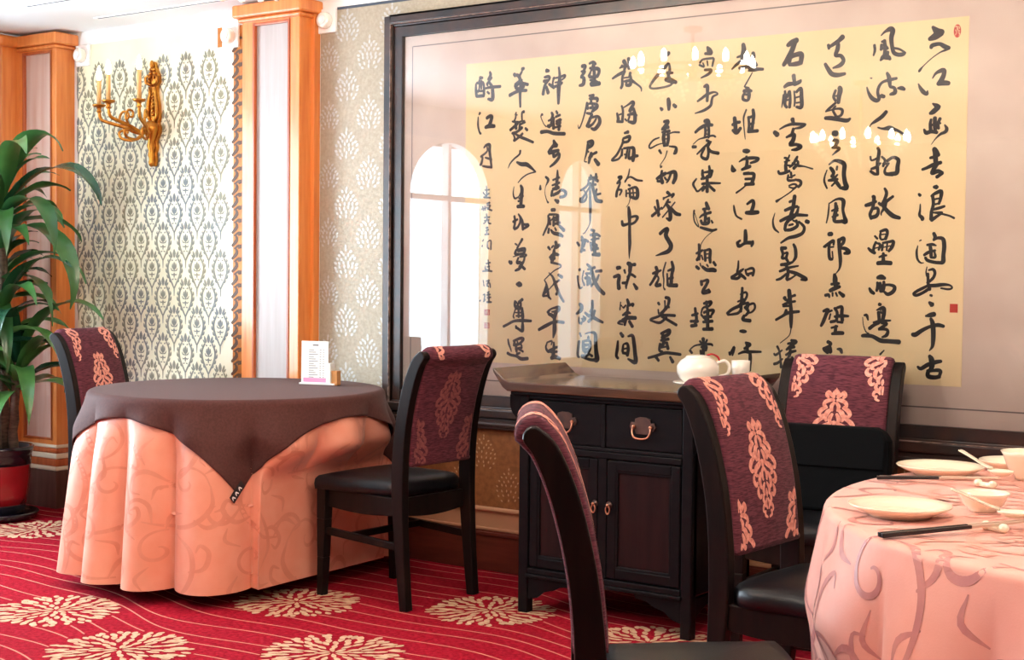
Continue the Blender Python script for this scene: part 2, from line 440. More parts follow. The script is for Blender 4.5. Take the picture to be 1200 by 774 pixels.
# pale yellow damask between the two wooden pilasters
mb = MB(); mb.box(-6.228, -4.885, W-.003, W+.001, .2, 2.447, 0)
HALF = [
    [(0, -.098, .006), (.016, -.072, .008), (.036, -.040, .009), (.047, -.004, .010), (.042, .026, .009), (.024, .054, .007)],
    [(.036, -.046, .005), (.048, -.040, .008), (.052, -.028, .003)], [(.046, -.020, .005), (.058, -.012, .009), (.060, .002, .003)],
    [(.047, .006, .005), (.057, .016, .008), (.054, .028, .003)], [(.038, .034, .004), (.046, .042, .007), (.042, .050, .002)],
    [(.022, -.066, .004), (.032, -.062, .007), (.036, -.052, .002)],
    [(.012, .062, .004), (.024, .074, .012), (.028, .090, .003)], [(.014, .058, .004), (.030, .062, .009), (.040, .072, .002)],
    [(.005, -.002, .003), (.013, .012, .008), (.011, .028, .003)], [(.004, -.010, .003), (.018, -.006, .006), (.025, .006, .002)],
    [(.002, -.026, .004), (.014, -.030, .005), (.022, -.024, .002)], [(.004, -.048, .003), (.012, -.054, .005), (.016, -.048, .002)],
    [(.008, .040, .003), (.016, .046, .005), (.018, .038, .002)],
]
MID = [[(0, .056, .006), (0, .078, .018), (0, .100, .003)], [(0, -.014, .003), (0, .014, .013), (0, .036, .003)],
       [(0, -.044, .004), (0, -.030, .008), (0, -.018, .004)], [(0, -.098, .007), (0, -.118, .005), (0, -.136, .003)]]
MOTIF = HALF+mirror(HALF)+MID
fy = lambda u, v: (u, W-.0042-JIT[0], v)
for j in range(-1, 17):
    for i in range(-6, 3):
        x = -5.313+.165*i+(.0825 if j % 2 else 0); z = 2.113-.140*j
        if z < .3 or z > 2.42: continue
        if x < -6.222 or x > -5.08: continue
        for s in MOTIF:
            if x < -6.16: s2 = [(max(x+a, -6.226), z+b, w) for a, b, w in s]
            else: s2 = [(x+a, z+b, w) for a, b, w in s]
            stroke(mb, [(min(a, -5.064), min(b, 2.445), w*1.3) for a, b, w in s2], fy, 1, 2, 0)
mb.box(-5.062, -4.885, W-.0036, W, .2, 2.447, 2); mb.box(-5.172, -5.062, W-.0036, W, 2.352, 2.447, 2)  # painted shadow strip beside the pilaster and the alarm plate
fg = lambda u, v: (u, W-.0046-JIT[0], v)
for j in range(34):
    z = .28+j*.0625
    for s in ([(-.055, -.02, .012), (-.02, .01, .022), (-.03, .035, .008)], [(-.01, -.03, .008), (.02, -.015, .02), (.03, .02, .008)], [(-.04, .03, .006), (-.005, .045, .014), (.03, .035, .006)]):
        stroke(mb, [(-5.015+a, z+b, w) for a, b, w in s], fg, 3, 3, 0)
o = mb.build('wallpaper', [M_yellow, M_slate, M_damask_shade, M_damask_shade_motif], weld=False, recalc=False)
tag(o, 'pale yellow damask wallpaper behind the gilt candle sconce', 'wallpaper', kind='structure')

# wooden pilasters
def pilaster(x0, x1, yf, zp0, zp1, panel_mat, label, plate=0.0, margin=.075):
    root = thing('wood_pilaster', label, 'pilaster', (x0, W, 0), kind='structure')
    w = x1-x0; y = yf-W
    a, b = margin, w-margin+.012
    mb = MB()
    mb.box(0, a, y, 0, .2, 2.46); mb.box(b, w, y, 0, .2, 2.46); mb.box(a, b, y, 0, zp1, 2.46); mb.box(a, b, y, 0, .2, zp0)
    if plate: mb.box(0, w+plate, -.042, 0, .2, 2.46)
    mb.build('shaft', M_honey, root, bevel=.004)
    mb = MB(); mb.box(a, b, y+.014, -.002, zp0, zp1); mb.build('inset_panel', panel_mat, root)
    mb = MB(); q = .010
    for (p0, p1, r0_, r1_) in ((a, a+q, zp0, zp1), (b-q, b, zp0, zp1), (a, b, zp0, zp0+q), (a, b, zp1-q, zp1)):
        mb.box(p0, p1, y-.004, y+.014, r0_, r1_)
    mb.build('panel_moulding', M_honey_dark, root, bevel=.003)
    mb = MB(); mb.box(-.036, w+.036, y-.036, 0, 2.445, 2.505); mb.box(-.018, w+.018, y-.018, 0, 2.425, 2.445)
    mb.build('capital', M_honey, root, bevel=.022, seg=4)
    mb = MB(); mb.box(-.02, w+.02, y-.02, 0, 0, .2); mb.build('plinth', M_base_dark, root, bevel=.004)
    mb = MB()
    mb.box(-.018, w+.018, y-.018, 0, .2, .222); mb.box(-.012, w+.012, y-.012, 0, .262, .290); mb.box(-.006, w+.006, y-.006, 0, .318, .336)
    mb.build('base_moulding', M_cream, root, bevel=.006)
    mb = MB(); mb.box(-.014, w+.014, y-.014, 0, .222, .262); mb.box(-.008, w+.008, y-.008, 0, .290, .318)
    mb.build('base_band', M_honey_dark, root, bevel=.008, seg=3)
    return root
pilaster(-4.885, -4.518, 4.78, .36, 2.415, M_panel_white, 'wooden wall pilaster with pale inset panel beside the framed calligraphy', .018)
pilaster(-6.58, -6.254, 4.78, .36, 2.415, M_veneer, 'wooden wall pilaster with rosy veneer panel behind the potted plant', .0, .05)
root = thing('wood_pilaster', 'narrow wooden corner pier left of the plant pilaster, nearest the windows', 'pilaster', (-6.58, W, 0), kind='structure')
mb = MB(); mb.box(-.14, .016, -.226, 0, .2, 2.46); mb.build('shaft', M_honey, root, bevel=.004)
mb = MB(); mb.box(-.14, .05, -.262, 0, 2.445, 2.505); mb.build('capital', M_honey, root, bevel=.022, seg=4)
mb = MB(); mb.box(-.14, .034, -.246, 0, 0, .2); mb.build('plinth', M_base_dark, root, bevel=.004)

# two dark air slots let into the ceiling
for (x0, x1, y, lab) in ((-5.79, -3.9, 4.67, 'dark linear air slot in the ceiling, the one nearer the wall'),
                         (-5.82, -4.1, 4.28, 'dark linear air slot in the ceiling, the one farther from the wall')):
    r = thing('air_slot', lab, 'air vent', (x0, y, H), kind='structure')
    mb = MB(); mb.box(0, x1-x0, -.010, .010, -.004, .002); mb.build('slot', M_slot, r)
    mb = MB(); mb.box(-.008, x1-x0+.008, -.016, -.010, -.006, .002); mb.box(-.008, x1-x0+.008, .010, .016, -.006, .002); mb.build('slot_lip', M_white, r)

# housings of the added fill lamps
for i, (lx, ly, pw) in enumerate(FILL_LAMPS):
    r = thing('fill_lamp', 'flush square ceiling lamp with white frame', 'lamp', (lx, ly, H), group='flush ceiling lamps')  # all of these lamps are added fill, out of view
    mb = MB()
    for a in (-1, 1): mb.box(a*.29-.02, a*.29+.02, -.31, .31, -.03, 0); mb.box(-.27, .27, a*.29-.02, a*.29+.02, -.03, 0)
    mb.build('fill_lamp_frame', M_white, r)
    mb = MB(); mb.box(-.27, .27, -.27, .27, -.02, -.012); mb.build('fill_diffuser', M_fill_glass, r)

# round alarm heads on white plates, high on the wall
for (x, z, lab) in ((-4.45, 2.412, 'round white alarm head right of the tall pilaster, above the taupe wallpaper'),
                    (-5.075, 2.397, 'round white alarm head left of the tall pilaster, above the yellow damask'),
                    (-6.175, 2.392, 'round white alarm head in the far corner beside the rosy pilaster')):
    r = thing('alarm_head', lab, 'alarm', (x, W-.004, z), group='round white alarm heads')
    mb = MB(); mb.box(-.054, .054, -.012, .004, -.055, .055); mb.build('mounting_plate', M_white, r, bevel=.004)
    mb = MB(); mb.lathe([(.036, .012), (.038, .016), (.037, .040), (.030, .046), (0, .047)], 28, (0, 0, 0), axis='y'); mb.build('body', M_porcelain, r)
    mb = MB(); mb.lathe([(.020, .046), (.020, .050), (.015, .051), (.014, .0475)], 24, (0, 0, 0), axis='y'); mb.build('ring', M_white, r)

# crystal chandeliers, the last two added for light: brass ring, candle bulbs, strings of drops
for i, (x, y, z, pw) in enumerate(CHANDELIERS):
    MBU = mat('chandelier_bulb', (255, 244, 226), 0.3, emit=(255, 238, 216), estr=pw)
    r = thing('chandelier', 'crystal chandelier with a ring of lit bulbs', 'chandelier', (x, y, z), group='crystal chandeliers')
    mb = MB(); mb.lathe([(0, H-z), (.05, H-z), (.045, H-z-.02), (.008, H-z-.03), (.008, .03), (.03, .02), (.02, -.03), (0, -.04)], 20); mb.build('stem', M_brass, r)
    mb = MB()
    for k in range(24):
        a, b = 2*PI*k/24, 2*PI*(k+1)/24
        mb.bar((.30*math.cos(a), .30*math.sin(a), 0), (.30*math.cos(b), .30*math.sin(b), 0), .02, .012)
    for k in range(6): a = PI*k/3; mb.bar((0, 0, 0), (.30*math.cos(a), .30*math.sin(a), 0), .012, .008)
    mb.build('ring', M_brass, r)
    for k in range(12):
        a = 2*PI*k/12; c = (.30*math.cos(a), .30*math.sin(a))
        mb = MB(); mb.lathe([(.010, .014), (.016, .035), (.012, .06), (0, .078)], 8, (c[0], c[1], 0)); mb.build('bulb', MBU, r)
    for k in range(18):
        a = 2*PI*(k+.5)/18; mb = MB()
        for q in range(5): mb.sphere((.29*math.cos(a)*(1-.09*q), .29*math.sin(a)*(1-.09*q), -.02-.026*q), .011, 8, 6)
        mb.build('crystal_string', M_porcelain, r)
# ------------------------------------------------------------------ the big framed calligraphy
FX0, FX1, FZ0, FZ1 = -4.083, -1.090, .655, 2.391        # outer frame
FI = .092
frame = thing('framed_calligraphy', 'huge dark-framed calligraphy scroll under glass on the wall', 'framed calligraphy', (FX0, W, FZ0))
FW, FH = FX1-FX0, FZ1-FZ0
mb = MB()
def ring(mb, i0, i1, y0, y1, m=0):
    mb.box(i0, i1, y0, y1, i0, FH-i0, m); mb.box(FW-i1, FW-i0, y0, y1, i0, FH-i0, m)
    mb.box(i1, FW-i1, y0, y1, i0, i1, m); mb.box(i1, FW-i1, y0, y1, FH-i1, FH-i0, m)
ring(mb, 0, .034, -.046, -.003); ring(mb, .034, .046, -.036, -.003); ring(mb, .046, FI, -.030, -.003)
mb.build('frame', M_frame, frame, bevel=.004)
mb = MB(); ring(mb, .0345, .0375, -.0475, -.034); mb.build('worn_edge', M_frame_edge, frame)
mb = MB(); ring(mb, FI-.006, FI, -.032, -.004); mb.build('inner_fillet', M_frame, frame)
mb = MB(); mb.box(FI, FW-FI, -.010, -.003, FI, FH-FI, 0)
PX0, PX1, PZ0, PZ1 = -3.653, -1.519, .887, 2.154        # the yellow paper
lx0, lx1, lz0, lz1 = .135, FW-.135, .155, FH-.138
fm = lambda u, v: (u, -.0108, v)
for a, b in (((lx0, lz0), (lx1, lz0)), ((lx0, lz1), (lx1, lz1)), ((lx0, lz0), (lx0, lz1)), ((lx1, lz0), (lx1, lz1))):
    stroke(mb, [(a[0], a[1], .005), (b[0], b[1], .005)], fm, 1, 1, 0)
mount = mb.build('silk_mount', [M_mount, M_mount_line], frame, weld=False)
mb = MB(); mb.box(PX0-FX0, PX1-FX0, -.0125, -.010, PZ0-FZ0, PZ1-FZ0); paper = mb.build('paper', M_paper, frame)
mb = MB(); mb.box(FI-.004, FW-FI+.004, -.0215, -.0190, FI-.004, FH-FI+.004); mb.build('glass_pane', M_glass, frame)
# brush strokes of the poem, column by column (right to left): x,y,width in half millimetres on the paper
POEM = [
    "4017,2483,20 4041,2457,44 4059,2437,64 4088,2443,42;4080,2441,53 4037,2416,51 3996,2400,29;4009,2339,26 4020,2356,31 4070,2361,26 4105,2340,33 4138,2328,24;4136,2328,24 4108,2315,17 4071,2302,10 4012,2264,8 3958,2218,9 3934,2191,20 3927,2181,13;3925,2099,9 3940,2068,24 3961,2040,31 3988,2023,24 3991,2047,9;4024,2128,9 4047,2161,20 4083,2177,31 4104,2175,33 4102,2146,33 4087,2113,37 4067,2087,33;4062,2089,31 4108,2091,37 4140,2086,31;4028,1955,11 4056,1938,33 4077,1927,29;4070,1928,37 4034,1898,37 4011,1887,22;4021,1846,20 4015,1810,24 4021,1762,27;4084,1850,24 4070,1816,22 4074,1779,22;4047,1857,29 4048,1799,29 4053,1751,22;4011,1805,18 4050,1810,18 4088,1817,15;3972,1780,16 3988,1755,29 4023,1762,27 4065,1753,24;4116,1804,11 4131,1776,26 4120,1754,24 4088,1741,19 4052,1708,9 4025,1672,4;4046,1644,33 4058,1621,42 4079,1595,29;4019,1580,20 4064,1587,29;4054,1626,37 4059,1552,35;3965,1501,20 4000,1513,24 4046,1533,29 4097,1546,26;4067,1536,33 4038,1487,29 4038,1473,27 4075,1486,31 4109,1473,24;4109,1473,24 4067,1445,26;4048,1378,20 4068,1377,33 4077,1377,22;3944,1333,18 3956,1321,24;3957,1262,9 3956,1217,16 3953,1187,22 3974,1163,29 3971,1150,20;4033,1314,18 4060,1333,24 4102,1346,29 4098,1296,24 4086,1260,20;4042,1320,24 4049,1261,24 4037,1206,24 4036,1153,29;4057,1293,15 4087,1298,13;4060,1258,15 4091,1265,13;4048,1222,18 4090,1232,22 4128,1244,18;4036,1149,29 4073,1173,22 4113,1203,11 4026,1202,8;4035,1204,13 4109,1191,15 4164,1176,15 4196,1160,17;4055,1059,24 4066,1032,27 4054,1009,15;4054,1011,18 4085,1025,22 4122,1016,29 4131,963,31 4126,908,29 4125,862,33 4102,851,22;3955,1005,8 3968,1011,12;3945,973,7 3938,927,18 3945,879,17 3968,853,13 3990,853,6;4010,977,18 4049,980,22 4075,972,11;4030,981,22 4037,945,27 4042,890,24;3990,906,20 4022,926,24 4070,939,18;4000,890,20 4016,870,24 4063,857,24 4109,853,24;4065,926,15 4069,894,22 4042,888,13;4013,825,7 4008,789,11 4015,761,18;4025,802,13 4057,807,22 4070,780,22 4054,743,22 4017,713,20;4021,779,20 4025,706,22 4037,665,22;4018,695,22 4074,696,27 4129,703,24 4175,699,15 4192,681,13 4166,671,16 4113,678,13;4036,702,18 3990,678,22 3944,654,22 3922,635,20 3944,626,22 3991,646,22 4039,679,24;4040,629,18 4053,624,18;4034,579,20 4056,561,38;4010,482,13 4044,490,33 4074,497,35;4047,467,22 4060,438,33 4067,385,35 4068,329,33 4063,274,24 4042,241,7;3919,352,29 3942,351,34 3988,382,29 4044,410,24 4099,422,29 4140,414,24;4043,207,24 4058,182,40 4063,136,38 4047,98,27;3961,127,18 3985,114,27 4031,142,31 4086,163,31 4127,172,24;4037,105,27 4037,65,33 4079,57,31 4120,65,27;4052,99,18 4097,108,27 4124,102,26 4116,69,24",
    "3650,2455,9 3679,2480,20 3717,2495,38 3735,2479,38 3725,2434,34 3731,2378,29 3744,2331,29 3773,2312,29 3811,2311,29 3831,2322,13;3739,2361,16 3782,2350,17 3824,2325,13;3603,2394,21 3607,2356,21 3598,2319,14;3656,2411,18 3683,2416,20;3656,2392,23 3653,2355,23;3675,2420,27 3682,2364,27 3677,2307,27;3647,2362,16 3697,2367,25;3685,2384,16 3701,2358,20;3649,2281,16 3673,2304,39 3706,2297,36 3722,2283,20;3702,2338,23 3697,2307,27;3578,2162,11 3590,2160,11;3554,2099,11 3566,2061,21 3591,2021,30 3626,2000,30 3645,2014,27 3634,2056,23 3643,2098,23 3671,2128,20 3724,2140,25 3771,2147,20;3699,2191,20 3714,2158,32 3720,2120,29 3726,2092,23 3754,2081,23 3759,2048,32 3725,2037,20;3659,2032,30 3683,2024,27;3778,2077,14 3806,2076,31 3829,2065,22;3701,1919,27 3667,1883,30 3619,1853,25 3590,1834,11 3571,1800,6;3639,1810,11 3678,1799,18 3726,1801,36 3760,1790,25 3794,1775,20 3832,1748,18 3852,1721,9;3642,1666,23 3652,1637,27 3643,1554,27 3646,1477,23;3590,1607,16 3600,1579,16 3655,1600,18;3597,1518,18 3635,1531,23 3666,1558,14;3592,1503,21 3622,1483,23 3648,1479,16;3672,1603,16 3697,1575,20 3684,1534,20;3712,1570,23 3754,1594,23 3793,1576,29 3789,1530,32 3782,1484,34 3733,1480,25;3726,1555,16 3699,1514,18 3704,1482,25 3757,1475,29;3683,1552,20 3724,1551,18;3612,1325,25 3622,1311,30 3614,1245,25 3595,1199,25 3606,1165,25;3560,1260,25 3594,1269,30 3639,1288,21;3604,1234,21 3648,1239,23 3654,1207,25 3639,1183,30 3607,1174,28;3698,1379,18 3713,1346,25 3700,1300,25 3677,1261,21;3657,1276,21 3681,1263,25 3719,1290,25 3762,1321,20;3710,1281,25 3701,1244,25 3678,1207,14 3678,1188,8;3686,1258,25 3726,1213,32 3765,1182,34 3813,1167,25;3671,1074,18 3714,1085,25 3725,1061,23 3711,1019,25;3676,1070,16 3672,1037,18 3682,1018,16 3707,1019,14;3671,1051,10 3716,1055,10;3633,1043,16 3654,1022,16;3586,958,16 3605,939,25 3637,921,25;3643,1001,18 3629,967,21 3625,924,23;3645,992,14 3673,982,21 3664,943,18;3625,952,10 3669,964,10;3692,980,21 3688,939,18;3692,992,18 3740,1001,20 3770,1002,25 3760,963,27 3736,933,20;3698,962,10 3756,973,10;3726,997,14 3722,939,14;3698,921,21 3699,861,30;3667,892,14 3699,903,21 3723,905,14;3656,849,30 3704,853,34 3757,850,32;3657,746,25 3686,751,39 3715,742,23;3600,672,18 3615,648,28 3637,633,23;3658,714,18 3663,686,27 3654,652,21;3677,710,25 3689,649,32;3706,720,21 3707,682,27 3699,648,21;3663,686,18 3740,697,20 3784,683,27 3775,650,29 3737,630,27 3708,649,18;3674,558,27 3687,556,23;3657,516,11 3705,532,32 3711,495,32 3703,446,27;3672,503,27 3678,443,25;3686,517,10 3692,493,10;3635,427,16 3688,438,25 3761,445,14;3606,383,28 3640,409,25 3680,425,18;3693,429,25 3732,421,25 3698,395,23 3675,380,18 3718,383,23 3742,372,23 3733,340,27 3700,324,14;3565,477,14 3585,477,23 3596,443,12;3555,463,6 3562,406,7 3582,360,9 3604,349,7;3553,330,25 3588,333,30 3632,328,28 3691,301,34 3749,298,32 3829,295,34;3688,201,16 3718,232,10",
    "3368,2473,40 3338,2447,33 3294,2422,28 3269,2408,21;3258,2424,24 3264,2394,21;3334,2424,30 3329,2386,35 3315,2344,28 3355,2337,28 3376,2302,30 3352,2271,33 3297,2254,14;3236,2289,24 3257,2254,31 3288,2213,35 3333,2201,33 3390,2207,23;3348,2113,33 3355,2091,40 3346,2045,35 3342,2001,28;3320,2094,21 3306,2047,23 3322,2016,19;3321,2050,14 3353,2063,16;3322,2003,19 3272,1964,21 3247,1944,14;3247,1944,9 3333,1960,16 3373,1948,23 3364,1911,21 3324,1902,12;3322,1980,16 3303,1951,19 3330,1902,21;3243,1898,26 3294,1894,33 3354,1881,30 3409,1871,30 3434,1884,19;3308,1786,40 3334,1782,45;3307,1736,26 3342,1729,26 3328,1701,28 3303,1682,19 3338,1682,23 3358,1672,21 3334,1652,19 3304,1628,8;3266,1523,9 3249,1476,14 3247,1438,17 3268,1389,14;3280,1561,12 3320,1587,21 3360,1581,30 3396,1556,35 3394,1490,33 3403,1433,35 3414,1390,40 3364,1391,19;3291,1539,24 3313,1504,23;3301,1531,26 3317,1502,26 3302,1472,26;3343,1547,16 3339,1521,19;3277,1446,19 3313,1450,26 3349,1454,19;3312,1474,28 3338,1435,30 3364,1400,28;3333,1435,16 3303,1406,16;3347,1487,14 3332,1471,19;3286,1284,9 3284,1236,14 3279,1189,14 3268,1139,11;3286,1279,9 3335,1307,16 3375,1311,23 3396,1291,33 3392,1234,23 3403,1187,26 3414,1147,37 3379,1153,23;3336,1283,23 3339,1235,31 3328,1176,31 3334,1150,26 3381,1149,26;3307,1226,16 3353,1244,23;3313,1182,19 3354,1197,23;3346,1264,19 3353,1224,14;3287,1058,33 3312,1060,33;3265,972,28 3250,967,17;3270,977,24 3305,1001,26 3325,1010,24 3326,980,16;3295,996,24 3291,944,24 3298,884,26 3320,877,21;3296,963,12 3328,967,14;3317,934,12 3323,884,13;3360,1010,26 3400,1029,28 3401,999,26 3376,962,21 3417,953,28 3442,928,35 3407,919,21;3365,1020,28 3372,943,30 3380,867,28 3374,810,16 3345,770,7;3337,769,24 3343,731,40 3339,691,28;3313,696,21 3374,703,21;3304,648,28 3339,666,33 3381,680,23;3333,721,14 3359,700,24 3331,658,28;3269,615,24 3295,619,24 3302,600,14;3325,635,17 3326,609,13;3350,635,16 3361,610,15;3375,640,21 3410,612,33;3256,499,21 3292,510,31 3277,471,28 3258,423,28 3241,391,21;3282,490,19 3324,507,17;3313,482,14 3303,441,14;3342,525,21 3363,492,24 3359,433,24;3357,525,19 3397,533,26 3398,484,28 3404,434,28;3343,462,19 3393,469,28 3449,468,19;3314,423,24 3350,430,24;3364,425,19 3406,422,21;3355,396,24 3351,347,28;3320,380,17 3367,393,19;3325,337,21 3371,344,31 3412,345,28;3294,279,28 3317,266,28 3307,249,21 3262,224,26;3287,241,21 3318,203,26 3317,240,21;3267,221,26 3298,199,28;3368,228,14 3393,225,28 3404,201,21",
    "2942,2445,31 2973,2463,43 3017,2479,41;2999,2466,41 2979,2410,41 2949,2354,43 2912,2303,31;2959,2357,34 3011,2373,36 3052,2370,41 3048,2312,36;2965,2347,29 2956,2309,27;2956,2303,22 3012,2306,36 3055,2312,33;2993,2225,34 2999,2186,29 2999,2156,26;2921,2143,24 2952,2161,34 2994,2163,26;2999,2157,31 3040,2172,31 3052,2185,19;2927,2114,19 2933,2065,24 2929,2017,24 2945,1991,22;2922,2085,27 2903,1993,7;2944,2065,22 2964,2112,19 2970,2044,24 2966,1990,24;2934,2044,15 2967,2049,14;3000,2109,13 3007,2041,17 3003,1997,14;3016,2099,22 3052,2125,26 3058,2067,31 3059,1990,31 3018,1992,19;3011,2060,14 3054,2067,14;3017,2021,14 3055,2024,14;2990,1906,34 3002,1861,22;2890,1835,12 2937,1857,19 2989,1868,24 3051,1864,24 3093,1860,17 3057,1841,22 3011,1834,14;2848,1817,32 2875,1794,41;3000,1834,26 2986,1790,24;2944,1773,17 2980,1787,27 3006,1788,31 2997,1747,36 2976,1719,31 3023,1717,26 3060,1700,31 3024,1682,29 2987,1679,14;2931,1624,17 2952,1614,22 2943,1566,27 2949,1515,29;2972,1642,14 2961,1611,15;2932,1593,13 2975,1603,14;2974,1555,19 3000,1573,22 3025,1611,24 3035,1630,17;2953,1569,15 2986,1562,17;3020,1611,14 3041,1581,22 3006,1542,27;2994,1583,14 3042,1562,22 3088,1555,12 3156,1534,13;2885,1529,19 2896,1509,22 2933,1512,24 2975,1526,22;2965,1497,17 2965,1458,22 3018,1456,17;2985,1516,19 2992,1475,19;2976,1477,15 3019,1495,14;3018,1461,17 3059,1450,24 3065,1426,24 3044,1405,22;2971,1417,13 3008,1428,17 3034,1417,17 3013,1398,17 2972,1407,11;3019,1398,14 2978,1366,11 2915,1328,11 2874,1304,24;3019,1342,31 3014,1303,31 3005,1245,31 2985,1186,29;2978,1298,22 3020,1313,19;2943,1236,24 2994,1255,27 3042,1264,22;3053,1262,14 3032,1206,29 2986,1166,22;2907,1158,24 2964,1183,29 3027,1201,27 3122,1197,19;2996,1187,29 2955,1139,27 2945,1095,24;2945,1091,22 2997,1095,27 3044,1124,26 3033,1162,22;2976,1127,17 3009,1134,19;3007,1162,14 3030,1153,17;3054,1153,17 3096,1113,24 3086,1070,26 3035,1046,29 2973,1032,24 2915,997,15;3110,1155,31 3131,1147,31;2864,1219,6 2849,1160,15 2861,1106,20 2897,1074,12;2918,958,29 2958,959,27;2921,954,27 2933,915,22 2928,886,24 2955,884,19;2933,915,15 2969,925,19 2960,886,24 2976,857,22;3015,988,19 3031,954,27 3035,896,27 3016,861,19;2918,836,24 2971,842,27 3014,857,17;2961,832,27 2977,789,27 2968,728,27;2909,787,20 2940,798,24 2977,813,22 3057,828,14;2884,723,17 2920,735,22 2964,769,19;2977,789,22 3035,774,29 3087,751,29 3121,730,29 3079,727,17;2968,724,22 2999,735,17 3037,760,14;2987,650,32 2993,601,36 2999,570,27;2951,594,32 2968,575,22 3000,586,22;3004,601,19 3037,613,22;2937,540,15 2984,557,22 3038,568,19;2942,531,22 2986,533,19;2999,562,27 3006,494,31 3007,426,32 3008,371,19;2886,427,20 2933,453,22 2985,482,27 3070,493,22;2969,503,24 2954,471,19;3008,367,10 2993,313,8 2924,256,7;2900,232,20 2917,198,17 2928,139,17 2935,75,24;2875,177,15 2891,167,20 2940,204,13;2876,98,22 2908,109,22 2945,140,13;3010,279,22 3052,271,24 3010,240,24 2974,208,19;2984,253,19 3043,267,19;2990,220,22 3038,232,24;2970,169,19 3011,192,24 3049,203,19;3005,230,24 3001,172,24 2981,140,17;3017,153,27 3033,124,22 3019,73,24;2981,110,15 3014,133,17",
    "2584,2486,32 2590,2446,40 2580,2397,35 2575,2366,27;2536,2391,17 2581,2402,22;2553,2354,27 2610,2361,25;2494,2305,13 2532,2337,25 2564,2357,22;2554,2310,25 2610,2311,30;2666,2415,30 2672,2380,32 2645,2370,25;2639,2393,20 2645,2353,25 2678,2344,25 2700,2317,22;2614,2321,22 2657,2297,30 2751,2286,22;2630,2285,17 2697,2282,20;2663,2268,9 2637,2226,12 2600,2167,14;2606,2164,15 2635,2151,27;2595,2134,30 2633,2138,32 2661,2131,20;2633,2147,30 2639,2098,32 2629,2064,22 2591,2075,25 2596,2111,22 2629,2104,15;2522,1942,30 2529,1897,35 2535,1825,30;2505,1887,23 2534,1902,25 2568,1905,25;2508,1849,23 2541,1827,30 2575,1861,27;2619,1996,14 2599,1943,16 2599,1893,11 2608,1814,10 2614,1774,6;2673,1993,25 2680,1948,30 2675,1899,25 2665,1839,30;2642,1934,22 2686,1948,22;2638,1880,20 2683,1894,22;2637,1941,22 2643,1881,22 2639,1826,25;2644,1831,25 2716,1833,27;2600,1689,27 2630,1685,37 2650,1685,22;2566,1608,11 2604,1627,22 2664,1633,27 2723,1628,22 2707,1609,25 2658,1595,17;2626,1646,22 2632,1606,27 2627,1565,30;2507,1586,11 2517,1551,40 2537,1545,23;2589,1548,20 2627,1562,30 2660,1571,27;2606,1517,25 2650,1522,22;2606,1513,15 2682,1516,27 2688,1486,30 2672,1441,30;2618,1477,20 2673,1477,22;2618,1438,27 2691,1439,27;2629,1433,12 2592,1404,14 2546,1375,16;2528,1282,13 2535,1243,20 2552,1202,16 2596,1177,16;2637,1289,20 2680,1314,27 2691,1289,30 2676,1238,32;2628,1225,27 2676,1224,37 2731,1227,30;2627,1094,27 2630,1042,35 2628,997,32;2563,1003,28 2574,975,28 2603,983,25;2558,998,23 2587,1018,18;2585,972,20 2628,998,27 2683,997,30 2678,971,17;2688,1012,22 2692,990,20;2574,864,14 2572,814,19 2567,774,20 2611,749,25 2635,729,22;2518,738,28 2545,754,25 2589,784,25 2617,804,15;2518,734,23 2568,732,25 2602,764,23;2632,799,17 2643,765,20 2661,753,17;2632,793,14 2681,809,22 2702,795,22 2693,753,22;2649,764,20 2700,775,22;2609,662,23 2608,612,25 2603,543,28 2600,481,23;2594,611,14 2637,628,19 2649,603,20 2622,551,20;2590,536,23 2662,549,22;2573,556,15 2624,578,15;2487,464,25 2525,496,25 2592,527,28;2492,454,15 2536,461,20 2580,472,23 2608,508,20;2634,518,27 2662,484,25 2639,452,20;2645,527,20 2704,545,20 2715,510,19 2689,480,16 2656,473,14;2666,534,14 2652,492,15;2630,454,25 2619,423,28 2681,415,30;2596,335,20 2622,334,30 2646,333,22;2514,154,25 2530,181,20 2550,212,23 2547,181,18 2536,149,15;2508,169,20 2544,166,15;2644,249,22 2682,236,25 2634,203,23;2586,162,14 2629,179,23 2683,182,25 2772,185,17;2655,245,27 2662,174,25;2678,186,25 2684,137,30 2677,41,30",
